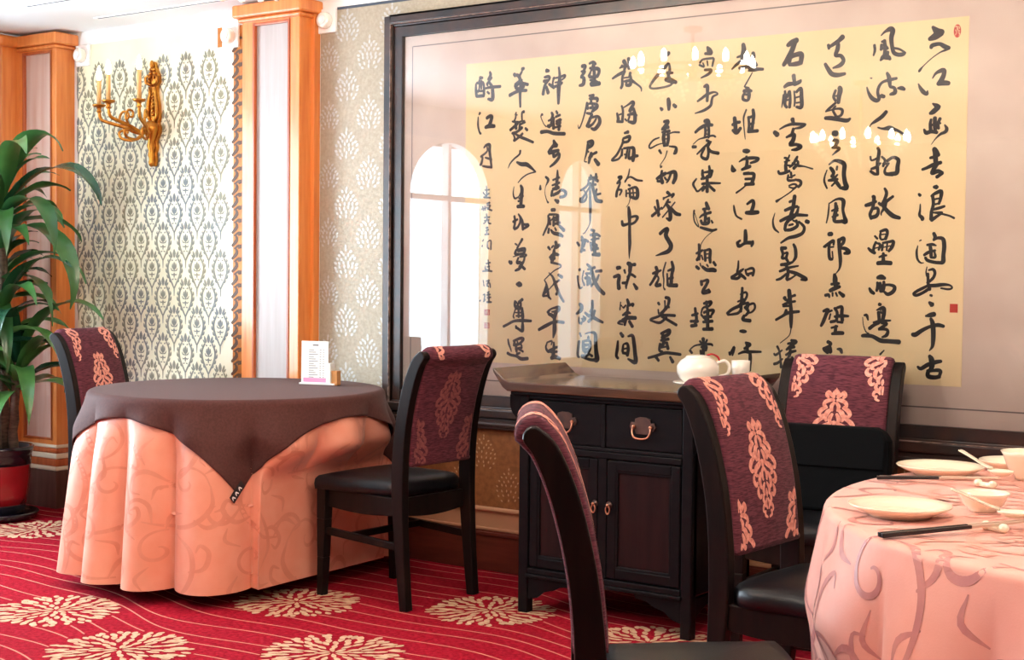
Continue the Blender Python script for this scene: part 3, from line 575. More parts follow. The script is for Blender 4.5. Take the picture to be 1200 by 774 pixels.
    "2284,2490,18 2301,2464,43 2320,2438,28 2266,2441,23;2224,2374,19 2252,2398,17 2338,2401,19;2219,2359,17 2259,2342,17 2249,2373,11;2286,2385,14 2292,2348,14;2342,2396,20 2330,2340,18;2265,2317,20 2321,2312,25 2299,2284,25 2235,2258,12;2263,2190,23 2289,2195,33 2293,2144,28 2291,2078,25;2209,2083,19 2251,2107,23 2291,2134,25;2301,2134,23 2351,2144,16 2380,2127,14 2341,2111,19 2330,2082,23 2320,2043,25 2264,2010,23 2189,1992,10;2271,1928,31 2299,1927,38 2311,1900,28;2194,1846,23 2233,1876,28 2289,1898,31 2340,1895,25;2277,1893,23 2281,1843,23 2273,1801,18;2306,1890,25 2310,1842,23 2307,1800,20;2278,1857,11 2307,1860,11;2279,1827,11 2308,1829,11;2173,1737,28 2203,1736,23;2178,1757,8 2223,1791,10 2273,1803,15 2340,1815,17 2368,1804,15;2291,1782,23 2313,1766,20 2263,1723,20 2211,1679,14;2275,1723,20 2248,1664,21 2293,1640,28 2309,1681,23 2302,1742,23;2330,1771,15 2303,1730,20;2303,1732,18 2331,1695,25 2395,1679,28;2211,1493,14 2183,1454,21 2201,1418,17 2224,1396,17 2276,1436,14;2316,1586,20 2322,1550,25 2318,1508,28;2261,1557,20 2261,1522,26 2273,1489,23;2255,1536,15 2300,1541,20 2346,1549,23;2250,1490,21 2331,1504,23;2346,1549,20 2333,1508,20;2257,1451,21 2318,1455,23 2414,1452,15;2301,1511,26 2303,1388,28;2291,1431,20 2261,1399,23;2319,1435,23 2366,1396,25;2295,1309,26 2307,1279,33 2321,1256,26;2268,1258,21 2314,1263,23;2241,1193,12 2269,1214,21 2337,1233,25;2285,1249,23 2292,1198,28 2287,1146,26;2252,1173,21 2270,1148,26 2315,1152,28 2320,1188,26;2292,1182,15 2326,1193,15;2342,1172,14 2354,1152,17;2195,1251,17 2190,1210,13 2202,1159,13 2236,1123,10 2218,1179,6 2195,1240,8;2248,1120,19 2299,1106,26 2349,1095,23 2388,1103,18;2355,1087,6 2300,1047,6 2261,997,8 2254,964,8;2239,992,21 2245,946,28 2241,873,26;2217,920,18 2245,931,23 2274,946,18;2224,869,26 2248,906,21;2263,906,14 2276,873,15;2290,946,23 2297,863,23;2301,945,18 2335,946,26 2334,886,28 2339,849,23;2302,915,12 2331,918,11;2302,885,12 2332,888,11;2219,820,26 2243,802,26;2252,845,12 2258,823,12;2270,820,23 2310,795,31 2360,795,36 2385,789,31;2365,855,23 2385,829,23;2309,835,17 2322,819,14;2263,710,26 2269,678,26;2263,704,15 2319,716,26 2308,680,26 2286,645,28 2281,618,28 2339,630,31;2292,623,28 2332,645,20;2215,501,23 2221,461,26 2228,420,28 2217,373,26;2188,444,21 2222,453,26 2241,461,18;2177,398,23 2242,400,26;2183,362,29 2231,370,28;2288,537,21 2350,550,28 2339,522,20;2310,554,23 2317,502,26;2267,461,14 2283,503,17 2335,519,20;2267,452,18 2309,412,23;2289,467,21 2334,484,23 2373,485,26 2357,452,20;2295,436,21 2354,439,26;2323,494,28 2325,340,31;2285,395,23 2366,404,26;2286,340,26 2367,345,31;2287,270,31 2293,227,26;2259,249,18 2272,233,17;2321,261,18 2310,234,17;2175,174,23 2194,153,21;2180,184,12 2220,212,14 2288,224,19 2355,227,20 2369,216,15;2271,202,18 2316,210,21 2311,177,23;2293,229,28 2289,146,31;2266,177,18 2272,145,21",
    "1891,2435,21 1926,2452,37 1958,2472,31;1950,2394,16 1904,2347,34 1841,2290,29 1795,2232,21 1801,2211,19 1848,2205,18 1930,2212,18 1982,2224,18;1928,2355,16 1956,2389,18 1965,2337,26 1952,2303,34;1940,2319,26 1992,2315,21;1929,2269,34 1964,2261,44 2024,2239,29;1952,2297,31 1988,2229,23;1955,2119,31 1961,2083,39 1962,2032,26;1886,2052,18 1903,2037,32;2002,2070,26 2023,2051,31;1919,1943,24 1956,1945,29 1943,1921,34 1903,1882,21;1908,1892,26 1961,1898,31;1932,1891,26 1919,1820,34 1928,1763,29;1903,1862,18 1973,1869,24;1955,1869,24 1962,1813,29 1951,1757,26;1927,1840,12 1956,1841,12;1927,1809,12 1958,1810,12;1920,1757,21 1959,1761,21;1880,1822,13 1828,1804,16 1793,1764,16 1805,1743,16 1863,1766,12 1922,1779,8;1944,1839,10 2002,1857,14 2057,1854,17;1882,1724,24 1900,1698,18;1969,1751,13 2027,1739,23 2025,1703,34 2010,1691,18;1952,1716,12 1935,1666,9 1895,1611,8 1901,1593,26;1862,1502,24 1902,1524,32 1943,1543,29;1908,1564,21 1903,1513,29 1915,1467,32;1868,1484,21 1921,1482,26;1955,1542,18 2018,1550,34 2028,1509,37 2008,1464,29;1989,1541,21 1967,1491,21 1950,1469,13;1932,1512,18 1950,1491,18;1957,1396,29 1980,1380,24;1928,1355,18 1926,1340,16;1929,1350,13 1981,1369,16 2015,1379,24 1998,1354,16;1969,1339,18 1935,1288,16 1912,1263,11;1952,1319,21 1987,1318,16;1947,1309,24 1982,1262,34 1987,1185,34 1954,1194,16;1994,1272,24 2035,1230,31 2076,1219,26;2028,1317,13 1982,1267,13 1919,1201,13;1870,1336,24 1881,1279,26 1884,1212,24;1825,1213,27 1866,1243,24 1912,1279,16;1848,1285,21 1866,1254,19 1895,1222,21;1898,1073,29 1938,1104,29 1965,1108,34 1951,1062,37 1975,1021,37 1998,980,39 1976,939,37 1918,919,24 1865,903,9;1867,815,29 1879,774,29 1845,712,24 1816,672,21;1838,763,21 1873,774,27 1914,790,16;1874,753,16 1892,723,19 1869,671,27 1910,676,32;1954,852,13 1932,774,16 1939,713,13 1937,661,11 1949,639,18;2006,857,24 2019,806,31 2008,754,29 2003,677,34;1973,785,18 2013,801,24;1967,764,16 1974,672,24;1974,723,18 2020,734,24;1980,672,29 2056,673,34;1955,578,26 1987,567,29 1979,517,24 1957,481,21;1891,536,24 1903,521,21;1892,484,13 1898,448,16;1950,553,16 1950,496,13 1910,454,12;1962,506,21 1991,502,18;1910,438,21 1981,440,24 2042,438,24;1951,475,18 1905,433,21 1828,405,21 1846,390,19 1911,381,24 1969,424,21;1922,428,19 1987,399,24 2057,365,24;1919,294,21 1953,310,24 1994,322,32 1983,291,32 1925,263,21;1936,289,29 1949,238,34 1932,196,29;1919,242,21 1989,255,26;1914,216,24 1909,164,24 1938,155,16;1972,228,24 1985,177,29;1920,185,16 1984,198,16;1809,100,21 1886,122,24 1956,145,26 2014,145,26 2096,138,24;1874,116,29 1904,81,24;2003,116,21 2029,76,32",
    "1551,2442,38 1569,2409,32 1558,2369,24;1593,2459,30 1605,2422,38 1600,2376,30;1515,2388,14 1564,2400,24 1642,2388,24;1539,2407,22 1515,2384,11;1629,2420,21 1606,2386,24;1450,2309,19 1504,2336,27 1564,2358,30;1558,2358,30 1541,2308,24 1542,2256,27 1530,2227,24;1559,2280,19 1620,2281,30 1662,2258,19 1710,2221,16 1716,2192,11;1607,2344,16 1619,2297,27 1614,2251,32 1578,2248,27;1553,2307,13 1601,2309,16;1577,2279,19 1578,2248,24;1613,2344,27 1607,2308,24;1496,2034,19 1509,1987,30 1503,1966,27;1538,2089,19 1551,2047,22 1546,1969,27;1509,2018,14 1545,2026,16;1497,1966,22 1552,1963,24;1544,2068,11 1592,2091,16 1634,2113,27 1646,2098,30 1617,2053,32;1611,2043,32 1635,2063,30;1594,2013,19 1647,2021,30 1678,2003,19;1570,1983,16 1588,1967,16;1647,2062,24 1660,2009,32 1655,1953,35 1600,1961,19;1612,2002,19 1600,1971,19;1566,1872,19 1602,1880,30;1554,1830,19 1614,1843,30 1603,1807,24 1561,1799,22;1554,1825,22 1549,1789,22 1501,1707,22 1453,1662,19 1514,1670,19 1550,1711,16;1561,1752,19 1616,1755,22 1628,1754,16;1549,1747,19 1544,1695,24;1598,1745,19 1581,1673,22;1568,1705,14 1592,1698,16;1622,1754,22 1652,1748,30 1653,1691,35 1647,1649,30;1616,1739,16 1611,1672,27 1659,1685,27 1692,1689,24;1516,1524,27 1546,1526,24 1505,1477,19;1505,1477,19 1535,1486,16 1506,1414,24 1500,1372,24;1505,1424,14 1548,1423,19 1530,1382,14;1618,1588,11 1607,1536,16 1577,1485,16;1577,1496,11 1625,1525,16 1685,1498,19 1736,1491,16;1608,1463,16 1626,1455,19;1590,1422,16 1591,1370,16;1608,1427,19 1674,1441,24 1693,1409,32 1685,1357,32 1621,1369,19;1620,1432,16 1627,1369,24;1651,1426,13 1658,1363,16;1597,1396,14 1687,1399,13;1628,1359,9 1616,1317,7 1592,1286,5;1614,1288,22 1621,1236,35 1625,1152,27 1626,1069,30 1629,995,30 1626,933,19 1626,880,5;1555,1179,22 1564,1148,30 1601,1152,22 1624,1168,16;1624,1204,19 1672,1214,22 1696,1203,27 1673,1167,22 1631,1150,22;1515,805,35 1545,809,30;1611,844,32 1636,828,41 1630,776,30;1630,828,22 1681,834,30;1582,791,22 1591,765,19;1607,734,16 1643,755,24 1685,735,22;1642,797,24 1625,744,27 1602,671,24 1602,642,14;1565,686,22 1595,687,27;1668,682,19 1699,643,35;1485,733,25 1534,744,33 1529,691,33 1535,641,38;1552,535,11 1547,472,14;1558,509,11 1577,488,11;1612,557,24 1625,521,30 1613,489,19;1577,488,16 1601,510,16;1631,510,22 1667,521,24 1661,502,16;1572,430,19 1614,452,30 1644,448,16;1619,489,22 1608,426,30 1591,352,24;1566,393,19 1614,410,33 1693,412,32;1530,366,22 1554,382,25 1584,378,19;1536,361,14 1573,357,16;1633,385,27 1664,341,30;1555,288,27 1578,262,33;1532,224,19 1527,160,30 1519,107,27 1536,85,25;1623,264,16 1665,270,30 1680,208,35 1688,145,35 1694,62,40 1625,85,16;1581,194,19 1576,141,27;1581,199,14 1617,206,24 1628,164,30 1619,111,30;1588,163,14 1618,169,16;1576,130,22 1625,127,27",
    "1162,2429,31 1193,2427,33 1181,2391,25;1156,2387,17 1188,2385,31 1157,2345,25;1151,2340,17 1182,2332,31 1177,2285,36 1139,2275,20;1231,2445,19 1268,2453,28 1293,2435,25;1274,2436,30 1250,2386,19 1226,2345,19;1237,2408,22 1312,2397,33 1325,2370,30 1307,2334,30;1244,2375,19 1238,2339,28 1313,2334,22;1274,2421,28 1282,2341,33 1277,2278,36;1239,2313,17 1270,2305,25 1252,2275,33 1332,2280,38;1289,2309,17 1314,2286,25;1234,2188,19 1278,2188,28;1235,2165,19 1309,2160,30 1310,2134,22;1216,2134,22 1204,2082,19 1174,1988,14 1144,1931,14 1131,1959,6;1253,2174,25 1254,2132,25;1223,2081,22 1229,2123,19 1304,2113,28 1310,2086,25 1261,2058,22;1242,2090,25 1310,2092,19;1266,2121,19 1273,2057,22;1211,2050,19 1261,2036,28 1243,1995,28 1219,1943,33;1237,2006,19 1318,2017,25 1337,1969,36 1294,1918,33 1257,1926,19;1305,2002,19 1275,1962,22 1232,1938,28;1223,1817,22 1267,1818,39 1261,1789,36 1218,1764,19;1230,1801,28 1218,1738,22 1200,1680,11 1200,1662,11 1219,1658,11;1218,1748,19 1237,1737,17;1262,1731,25 1250,1694,30 1238,1647,22;1256,1710,22 1312,1732,25;1238,1689,22 1269,1704,25;1294,1676,28 1332,1633,39;1258,1551,22 1265,1524,28;1308,1560,22 1309,1507,30;1234,1509,19 1277,1524,25 1328,1501,28;1240,1530,17 1321,1533,19;1240,1503,17 1222,1461,17 1179,1436,22;1166,1431,20 1203,1451,19 1247,1482,19 1260,1471,19 1223,1419,17 1173,1351,28;1167,1367,28 1165,1340,22 1205,1345,22 1223,1387,17 1197,1430,14;1253,1492,19 1254,1418,22 1258,1312,28 1259,1216,22 1252,1153,11 1209,1089,11 1190,1081,7;1284,1513,22 1278,1460,28 1298,1396,30 1317,1348,33 1367,1336,30;1272,1471,19 1309,1475,22;1316,1438,19 1310,1396,22 1354,1400,19;1137,1011,22 1158,985,25;1180,1059,22 1193,1022,31 1188,974,31 1176,931,25;1174,1027,17 1212,1032,20 1244,1016,22;1182,952,25 1213,947,22;1218,1022,17 1200,974,20;1267,1112,22 1299,1101,28;1262,1069,25 1318,1074,28 1355,1058,19;1293,1085,28 1300,1037,33 1288,1005,33;1268,1032,19 1343,1042,19;1275,995,31 1325,984,30;1262,1011,19 1276,952,28;1300,1005,30 1307,920,33;1270,947,19 1338,963,25;1283,912,25 1351,912,36;1159,787,25 1171,792,25;1147,738,22 1150,695,17 1167,642,20 1192,648,11;1234,835,22 1272,798,31 1298,718,36 1343,644,36 1399,597,33;1241,792,19 1309,809,25;1316,777,22 1372,782,28;1347,751,17 1323,703,25 1280,665,17;1203,782,14 1191,717,14 1211,664,20;1222,760,20 1266,761,19;1216,723,25 1260,718,31 1248,675,28;1235,750,20 1242,664,22;1267,697,22 1280,654,19;1169,512,31 1188,491,36 1176,458,36 1138,431,20;1164,405,14 1165,362,17 1190,352,20;1202,416,14 1227,395,20 1190,389,25 1221,385,20 1177,357,14;1288,541,25 1289,482,28 1270,450,25;1220,443,20 1265,418,31 1314,461,25;1308,456,28 1290,408,31 1253,369,25;1271,423,31 1327,393,30 1390,368,22;1172,276,20 1185,249,17;1167,211,25 1158,146,28 1156,93,25 1171,80,20;1223,272,11 1273,284,17 1317,275,31 1324,206,36 1329,142,39 1338,68,47 1301,66,22;1254,252,22 1255,225,25;1205,213,25 1212,149,36 1231,117,25;1217,213,20 1268,215,25 1268,151,33 1250,118,28;1224,181,25 1262,182,25;1206,138,31 1256,150,25;1194,89,31 1244,96,25 1263,108,20 1294,93,25;1194,83,20 1270,65,25 1314,62,28",
    "819,2419,37 845,2415,26;800,2366,20 839,2369,29 852,2352,23 807,2301,26 789,2227,31;794,2334,29 833,2337,29;820,2289,26 841,2234,34;846,2309,23 872,2291,28 898,2273,26;897,2359,20 885,2323,20 885,2285,17;884,2350,14 949,2356,20 1000,2368,23 994,2347,17 930,2314,14;941,2437,20 951,2366,28 943,2270,40 941,2142,25;885,2280,23 943,2292,28 975,2311,25;904,2316,14 962,2317,20;875,2076,20 886,2048,28 869,2017,17;844,2008,17 902,2026,26;882,2038,26 876,1984,31 851,1953,20;838,1965,29 883,1973,26;895,2016,23 896,1940,28;920,2084,20 933,2062,23;914,2036,20 959,2050,23;921,1998,23 966,2012,25 928,1971,20;922,1982,26 966,1985,23;953,2007,25 948,1927,28;909,1950,20 967,1958,20;784,2065,26 771,2044,11 798,1988,9 825,1960,11;773,1919,34 838,1921,29 903,1902,31 1006,1894,31;898,1846,23 911,1818,37 930,1801,28 879,1793,20;904,1813,28 866,1772,29 847,1751,23;854,1745,34 899,1754,34 950,1763,26;892,1749,26 906,1711,34;912,1716,26 951,1736,28 951,1703,28 913,1662,28 865,1631,17;939,1602,14 940,1553,28 934,1499,31 929,1446,34;895,1522,17 960,1542,20;889,1479,17 960,1499,23;896,1447,29 954,1461,31;890,1436,23 884,1393,26;897,1398,26 948,1418,28 980,1439,23 1019,1422,31 1013,1390,28 968,1380,26;917,1360,20 949,1343,40;772,1483,14 773,1450,29;824,1551,20 850,1524,26 825,1470,7 819,1416,7 839,1356,11 852,1339,20;886,1278,31 918,1278,31;860,1241,20 925,1240,20 957,1234,17;854,1235,20 855,1170,23 823,1106,20 804,1071,17;867,1214,17 874,1159,23;880,1192,14 912,1218,17;906,1224,20 907,1148,26;919,1213,23 957,1223,26;919,1191,20 958,1201,23;945,1223,26 952,1158,28;920,1164,23 971,1174,23;862,1127,23 856,1089,23;881,1116,17 908,1089,29 966,1077,34 998,1061,25;920,1132,17 933,1110,20;965,1147,26 1010,1109,34;857,975,26 877,953,20;928,1018,28 935,996,31 922,964,26;890,969,17 909,986,17;967,991,31 935,964,20;871,888,20 916,915,34 962,910,23;916,953,26 910,899,37 891,845,29;884,877,31 923,883,29;904,845,23 976,829,17 976,807,14 918,780,11 854,731,11 822,703,9;822,703,12 842,671,17 836,627,32 810,572,23;810,567,14 856,573,20 889,546,17;842,671,20 855,616,29 869,557,20;810,572,12 881,638,11 939,693,17;866,763,11 906,726,23 939,650,31 972,586,28 1014,527,23;957,748,23 996,728,31;913,671,20 971,704,20;965,629,20 940,585,26;861,435,32 873,452,23 899,469,17 964,481,31 964,459,34 926,437,34;867,424,26 900,414,34 926,399,34 945,443,29;899,442,17 938,448,17;926,420,31 926,366,34 927,290,40 915,230,14;771,291,26 842,326,32 927,361,26 1017,358,28;857,190,14 845,146,20 871,114,26 904,137,23;857,190,14 903,202,17 897,169,11;922,192,20 923,138,31 917,72,40;878,125,20 955,155,23;891,109,17 956,117,23;898,61,32 937,73,37 986,59,28",
    "498,2415,32 512,2398,32;578,2448,35 598,2455,26;525,2408,29 552,2384,32 559,2351,26;578,2431,20 552,2395,26;506,2327,20 552,2351,26 579,2360,23;506,2311,26 559,2334,29 639,2318,29;526,2337,29 520,2293,32;572,2350,26 593,2305,26;526,2287,26 599,2304,29;558,2384,23 566,2307,32 560,2242,29 564,2137,20;453,2240,32 507,2261,29 560,2274,29 626,2270,26;522,2096,15 516,2047,18 496,2015,18;509,2080,12 536,2073,12;483,2022,15 563,2012,20;463,1951,26 510,1982,26 543,2002,20;516,2014,23 524,1959,29;563,2001,20 557,1957,23;602,2097,29 582,2087,20 583,2033,17 596,2010,15;563,2017,17 610,2020,17;570,1995,20 616,2009,17;617,1960,23 637,1942,26;484,1923,23 537,1936,23 584,1967,29;491,1928,15 511,1883,20 505,1861,29;511,1861,20 565,1897,23 591,1917,23;511,1921,18 565,1891,26 631,1866,26 698,1839,23;569,1776,23 560,1746,18 507,1710,16 467,1673,13 447,1635,7;534,1682,20 581,1663,35 634,1659,38 681,1629,26 725,1595,14;725,1595,13 648,1579,12 589,1548,13 549,1511,9;509,1479,7 501,1424,12 517,1382,18 557,1395,12 570,1422,9;576,1488,23 590,1455,35 584,1389,35 579,1312,32;558,1379,15 604,1400,20;551,1357,18 585,1362,20;545,1313,32 612,1314,32;515,1235,23 523,1186,23 510,1131,24;502,1186,24 549,1207,20;517,1125,26 550,1141,23 576,1185,18;555,1251,15 576,1218,23 570,1163,20;576,1229,18 596,1185,29 604,1119,26;590,1168,20 623,1162,23 657,1157,29 617,1130,23;525,1004,15 545,993,18;546,965,21 572,1004,20 598,1042,26;539,954,21 526,921,26 553,916,23;546,949,21 592,960,26 626,959,26 613,921,29;553,938,15 606,943,15;546,916,21 606,921,20;466,855,27 486,844,35 493,860,12;506,894,9 573,910,12 640,912,17 627,894,15;560,888,18 547,844,26 580,855,18;573,894,18 620,894,20 607,844,23 568,811,21;554,838,21 614,850,20;528,778,18 568,794,29 594,817,20;587,822,29 628,791,26;543,667,21 569,665,50 592,661,35;527,522,24 547,511,21;607,540,29 567,517,21;527,511,24 534,478,29 568,489,18;554,500,21 587,512,21 588,468,21;534,461,21 608,463,23;534,455,15 515,400,15 522,383,18;568,478,26 569,390,23;601,468,26 609,402,35 609,369,23;535,428,12 602,429,15;542,400,15 602,402,18;414,308,24 455,326,24 522,356,24 603,363,29 696,362,23;609,358,20 610,303,35 604,275,26 543,306,24;543,317,21 543,295,18;463,204,15 471,165,21 491,122,15 498,100,10;518,189,21 585,214,26 618,209,29 598,181,23;531,195,21 525,151,27;558,191,15 565,163,18;531,156,27 598,170,21;545,146,26 552,102,26;539,123,21 606,137,23;572,125,21 619,104,20;585,180,21 605,148,18;553,80,26 586,92,18;458,87,27 492,72,24 553,63,26 600,43,32 667,49,29",
    "146,2408,33 174,2406,24;105,2361,18 106,2305,27 113,2254,30;112,2366,24 174,2367,27 189,2322,24 189,2261,27;140,2392,21 140,2325,18 127,2287,15;160,2385,21 161,2313,18;120,2299,18 182,2295,21;113,2254,27 190,2255,30;249,2451,21 256,2423,30 229,2386,18;229,2397,18 270,2399,24;264,2394,18 223,2353,24 230,2336,15;203,2315,18 264,2322,27 360,2321,27;243,2363,27 271,2333,27;278,2316,33 279,2222,39 231,2225,21;224,2286,21 245,2268,21;150,2113,24 140,2097,15;132,2080,12 130,2013,21 144,1957,18 159,1936,24;219,2064,30 254,2079,33 274,2072,33 261,2029,36 241,1991,33;206,1987,30 248,1996,39 303,1993,33;194,1815,16 217,1836,24 253,1838,30 254,1790,30 264,1723,26 274,1656,22;226,1829,14 227,1784,18 162,1742,20;162,1742,18 181,1734,20 168,1682,26 154,1672,20;209,1733,16 255,1720,22 281,1714,14;182,1663,18 228,1654,22 279,1649,24;225,1494,10 228,1450,16 228,1390,14;217,1456,9 256,1462,12;189,1443,10 208,1420,12;254,1427,8 212,1409,12;199,1395,14 263,1393,14;224,1495,10 227,1449,15 225,1393,12;205,1459,10 251,1459,12;190,1436,11 213,1417,12;253,1434,9 219,1412,11;196,1399,15 265,1392,15;186,1320,15 198,1287,15;174,1297,15 220,1305,15;209,1324,12 215,1287,12;231,1342,17 260,1351,20;232,1328,12 266,1327,15 238,1295,17;226,1314,12 255,1295,17 284,1285,17;227,1258,12 233,1226,17 227,1198,12 199,1175,13;204,1226,13 261,1230,15;204,1198,11 256,1207,12;245,1202,15 251,1179,15 274,1174,15;222,1138,12 245,1142,15;223,1114,12 251,1123,15;234,1147,12 232,1082,17;211,1082,15 255,1086,15;189,1026,13 200,1040,11;189,993,11 184,979,13;241,1021,12 241,975,17 259,961,15;241,1021,10 275,1030,15 276,956,17;248,869,12 255,827,15 261,785,15;226,836,13 272,845,15;220,817,11 226,785,20 290,771,17;192,771,15 244,776,17;238,808,11 266,813,12;199,696,11 205,668,11;205,659,13 211,645,10;233,687,13 262,696,15 239,659,17;245,673,12 268,669,15 274,636,15;239,650,15 257,641,12;200,570,11 217,575,13 212,528,15;206,514,15 224,533,11;246,589,17 263,599,15;240,570,15 275,576,15;246,547,17 281,552,15;257,585,17 262,510,20;241,510,18 287,511,17;166,518,15 174,527,10"]
fp = lambda u, v: (PX0-FX0+u, -.0129-JIT[0], PZ0-FZ0+v)
for ci, colm in enumerate(POEM):
    mb = MB()
    for st in colm.split(';'):
        pts = [tuple(float(q)/2000 for q in p.split(',')) for p in st.split(' ')]
        stroke(mb, pts, fp, 0, 5, .6)
    mb.build('ink_column', M_ink, paper, weld=False, recalc=False)
SEALS = [(2.0824, 1.1969, 2.1077, 1.2425), (2.0895, 0.2554, 2.1169, 0.2853), (0.1071, 0.1998, 0.1359, 0.2239), (0.1078, 0.1436, 0.1343, 0.1679)]
for a, b, c_, d in SEALS:
    mb = MB(); w_, h_ = c_-a, d-b
    if h_ > w_*1.4:
        pl = [(a+w_/2+w_/2*math.cos(2*PI*k/20), b+h_/2+h_/2*math.sin(2*PI*k/20)) for k in range(20)]
        mb.add([fp(u, v) for u, v in pl], [tuple(range(20))], 0)
    else: mb.add([fp(a, b), fp(c_, b), fp(c_, d), fp(a, d)], [(0, 1, 2, 3)], 0)
    f2 = lambda u, v: (PX0-FX0+a+u*w_, -.0132, PZ0-FZ0+b+v*h_)
    for s in ([(.2, .8, .07), (.45, .85, .07), (.45, .55, .07)], [(.2, .6, .07), (.42, .4, .07), (.2, .2, .07)], [(.6, .85, .07), (.6, .5, .07), (.85, .5, .07)],
              [(.6, .35, .07), (.85, .3, .07), (.7, .12, .07)], [(.72, .85, .06), (.8, .65, .07)]):
        stroke(mb, s, f2, 1, 2, 0)
    mb.build('seal_stamp', [M_seal, M_paper], paper, weld=False, recalc=False)


# ------------------------------------------------------------------ gilt wall sconce with three candles
sx, sz = -5.615, 1.975
sconce = thing('wall_sconce', 'ornate gilt wall sconce with three candle lights on the damask', 'sconce', (sx, W-.004, sz))
mb = MB()
outline = [(-.012, -.185), (.012, -.185), (.020, -.15), (.016, -.12), (.026, -.09), (.022, -.06), (.045, -.02), (.050, .01), (.036, .03), (.046, .06), (.040, .13),
           (.026, .19), (.030, .22), (.044, .24), (.040, .275), (.024, .30), (.010, .335), (0, .345)]
out = outline+[(-a, b) for a, b in reversed(outline[2:-1])]
mb.prism(out, 'y', -.016, .004)
mb.build('back_plate', M_brass, sconce, bevel=.006, seg=2)
mb = MB()
for a in (-1, 1):
    mb.tube([(a*.016, -.020, .04), (a*.036, -.024, .07), (a*.032, -.024, .13), (a*.020, -.022, .18), (a*.022, -.024, .215)], [.006, .009, .009, .007, .004], 8)
    mb.tube([(a*.010, -.022, .22), (a*.038, -.03, .235), (a*.044, -.03, .26), (a*.026, -.03, .272), (a*.020, -.028, .252)], [.006, .009, .008, .006, .004], 8)
    for k in range(4): mb.sphere((a*(.008+.006*k), -.022, .30-.018*k), .011-.001*k, 10, 6)
for k in range(7): mb.sphere((0, -.022, .075+k*.018), .009-.0006*k, 10, 6)
mb.lathe([(0, -.19), (.012, -.18), (.015, -.165), (.010, -.15), (.018, -.13), (.012, -.11), (.022, -.085), (.016, -.06), (.030, -.03), (.044, 0), (.040, .025), (.02, .04), (0, .045)], 18, (0, -.03, 0))
mb.sphere((0, -.026, .325), .014, 10, 8, sq=(.8, .8, 1.6))
mb.build('relief_ornament', M_brass, sconce)
ARMS = [((-.196, -.176), .111, .128), ((-.027, -.256), .114, .133), ((.104, -.176), .120, .150)]
for (ax, ay), zc, hc in ARMS:
    r = math.hypot(ax, ay); ux, uy = ax/r, ay/r
    P = lambda s, z: (ux*s, uy*s-.02, z)
    mb = MB()
    path = crom([P(.02, .0), P(.07, -.018), P(r*.55, .010), P(r*.80, .028), P(r*.96, .045), P(r*1.0, .085), P(r, zc-.03)], 5)
    mb.tube(path, [.011-.004*i/len(path) for i in range(len(path))], 10)
    mb.tube(crom([P(r*.55, .012), P(r*.62, .05), P(r*.56, .085), P(r*.46, .08), P(r*.46, .055), P(r*.52, .052)], 4), .006, 8)
    mb.tube(crom([P(.04, -.01), P(.09, -.055), P(.15, -.05), P(.165, -.02), P(.135, -.005), P(.120, -.022)], 4), .007, 8)
    mb.lathe([(.006, -.035), (.014, -.028), (.009, -.018), (.013, -.006)], 14, P(r, zc))
    arm = mb.build('arm', M_brass, sconce)
    mb = MB(); mb.lathe([(.006, -.008), (.026, -.004), (.034, .005), (.032, .008), (.012, .003), (0, .003)], 22, P(r, zc)); mb.build('drip_pan', M_brass, arm)
    mb = MB(); mb.lathe([(.011, .003), (.0105, hc), (.006, hc+.002), (0, hc+.002)], 16, P(r, zc)); mb.build('candle', M_candle, arm)
    mb = MB(); mb.lathe([(.006, hc), (.012, hc+.012), (.015, hc+.030), (.010, hc+.052), (.003, hc+.072), (0, hc+.075)], 16, P(r, zc)); mb.build('bulb', M_bulb, arm)
# ------------------------------------------------------------------ tablecloths
def smooth01(t): t = max(0.0, min(1.0, t)); return t*t*(3-2*t)

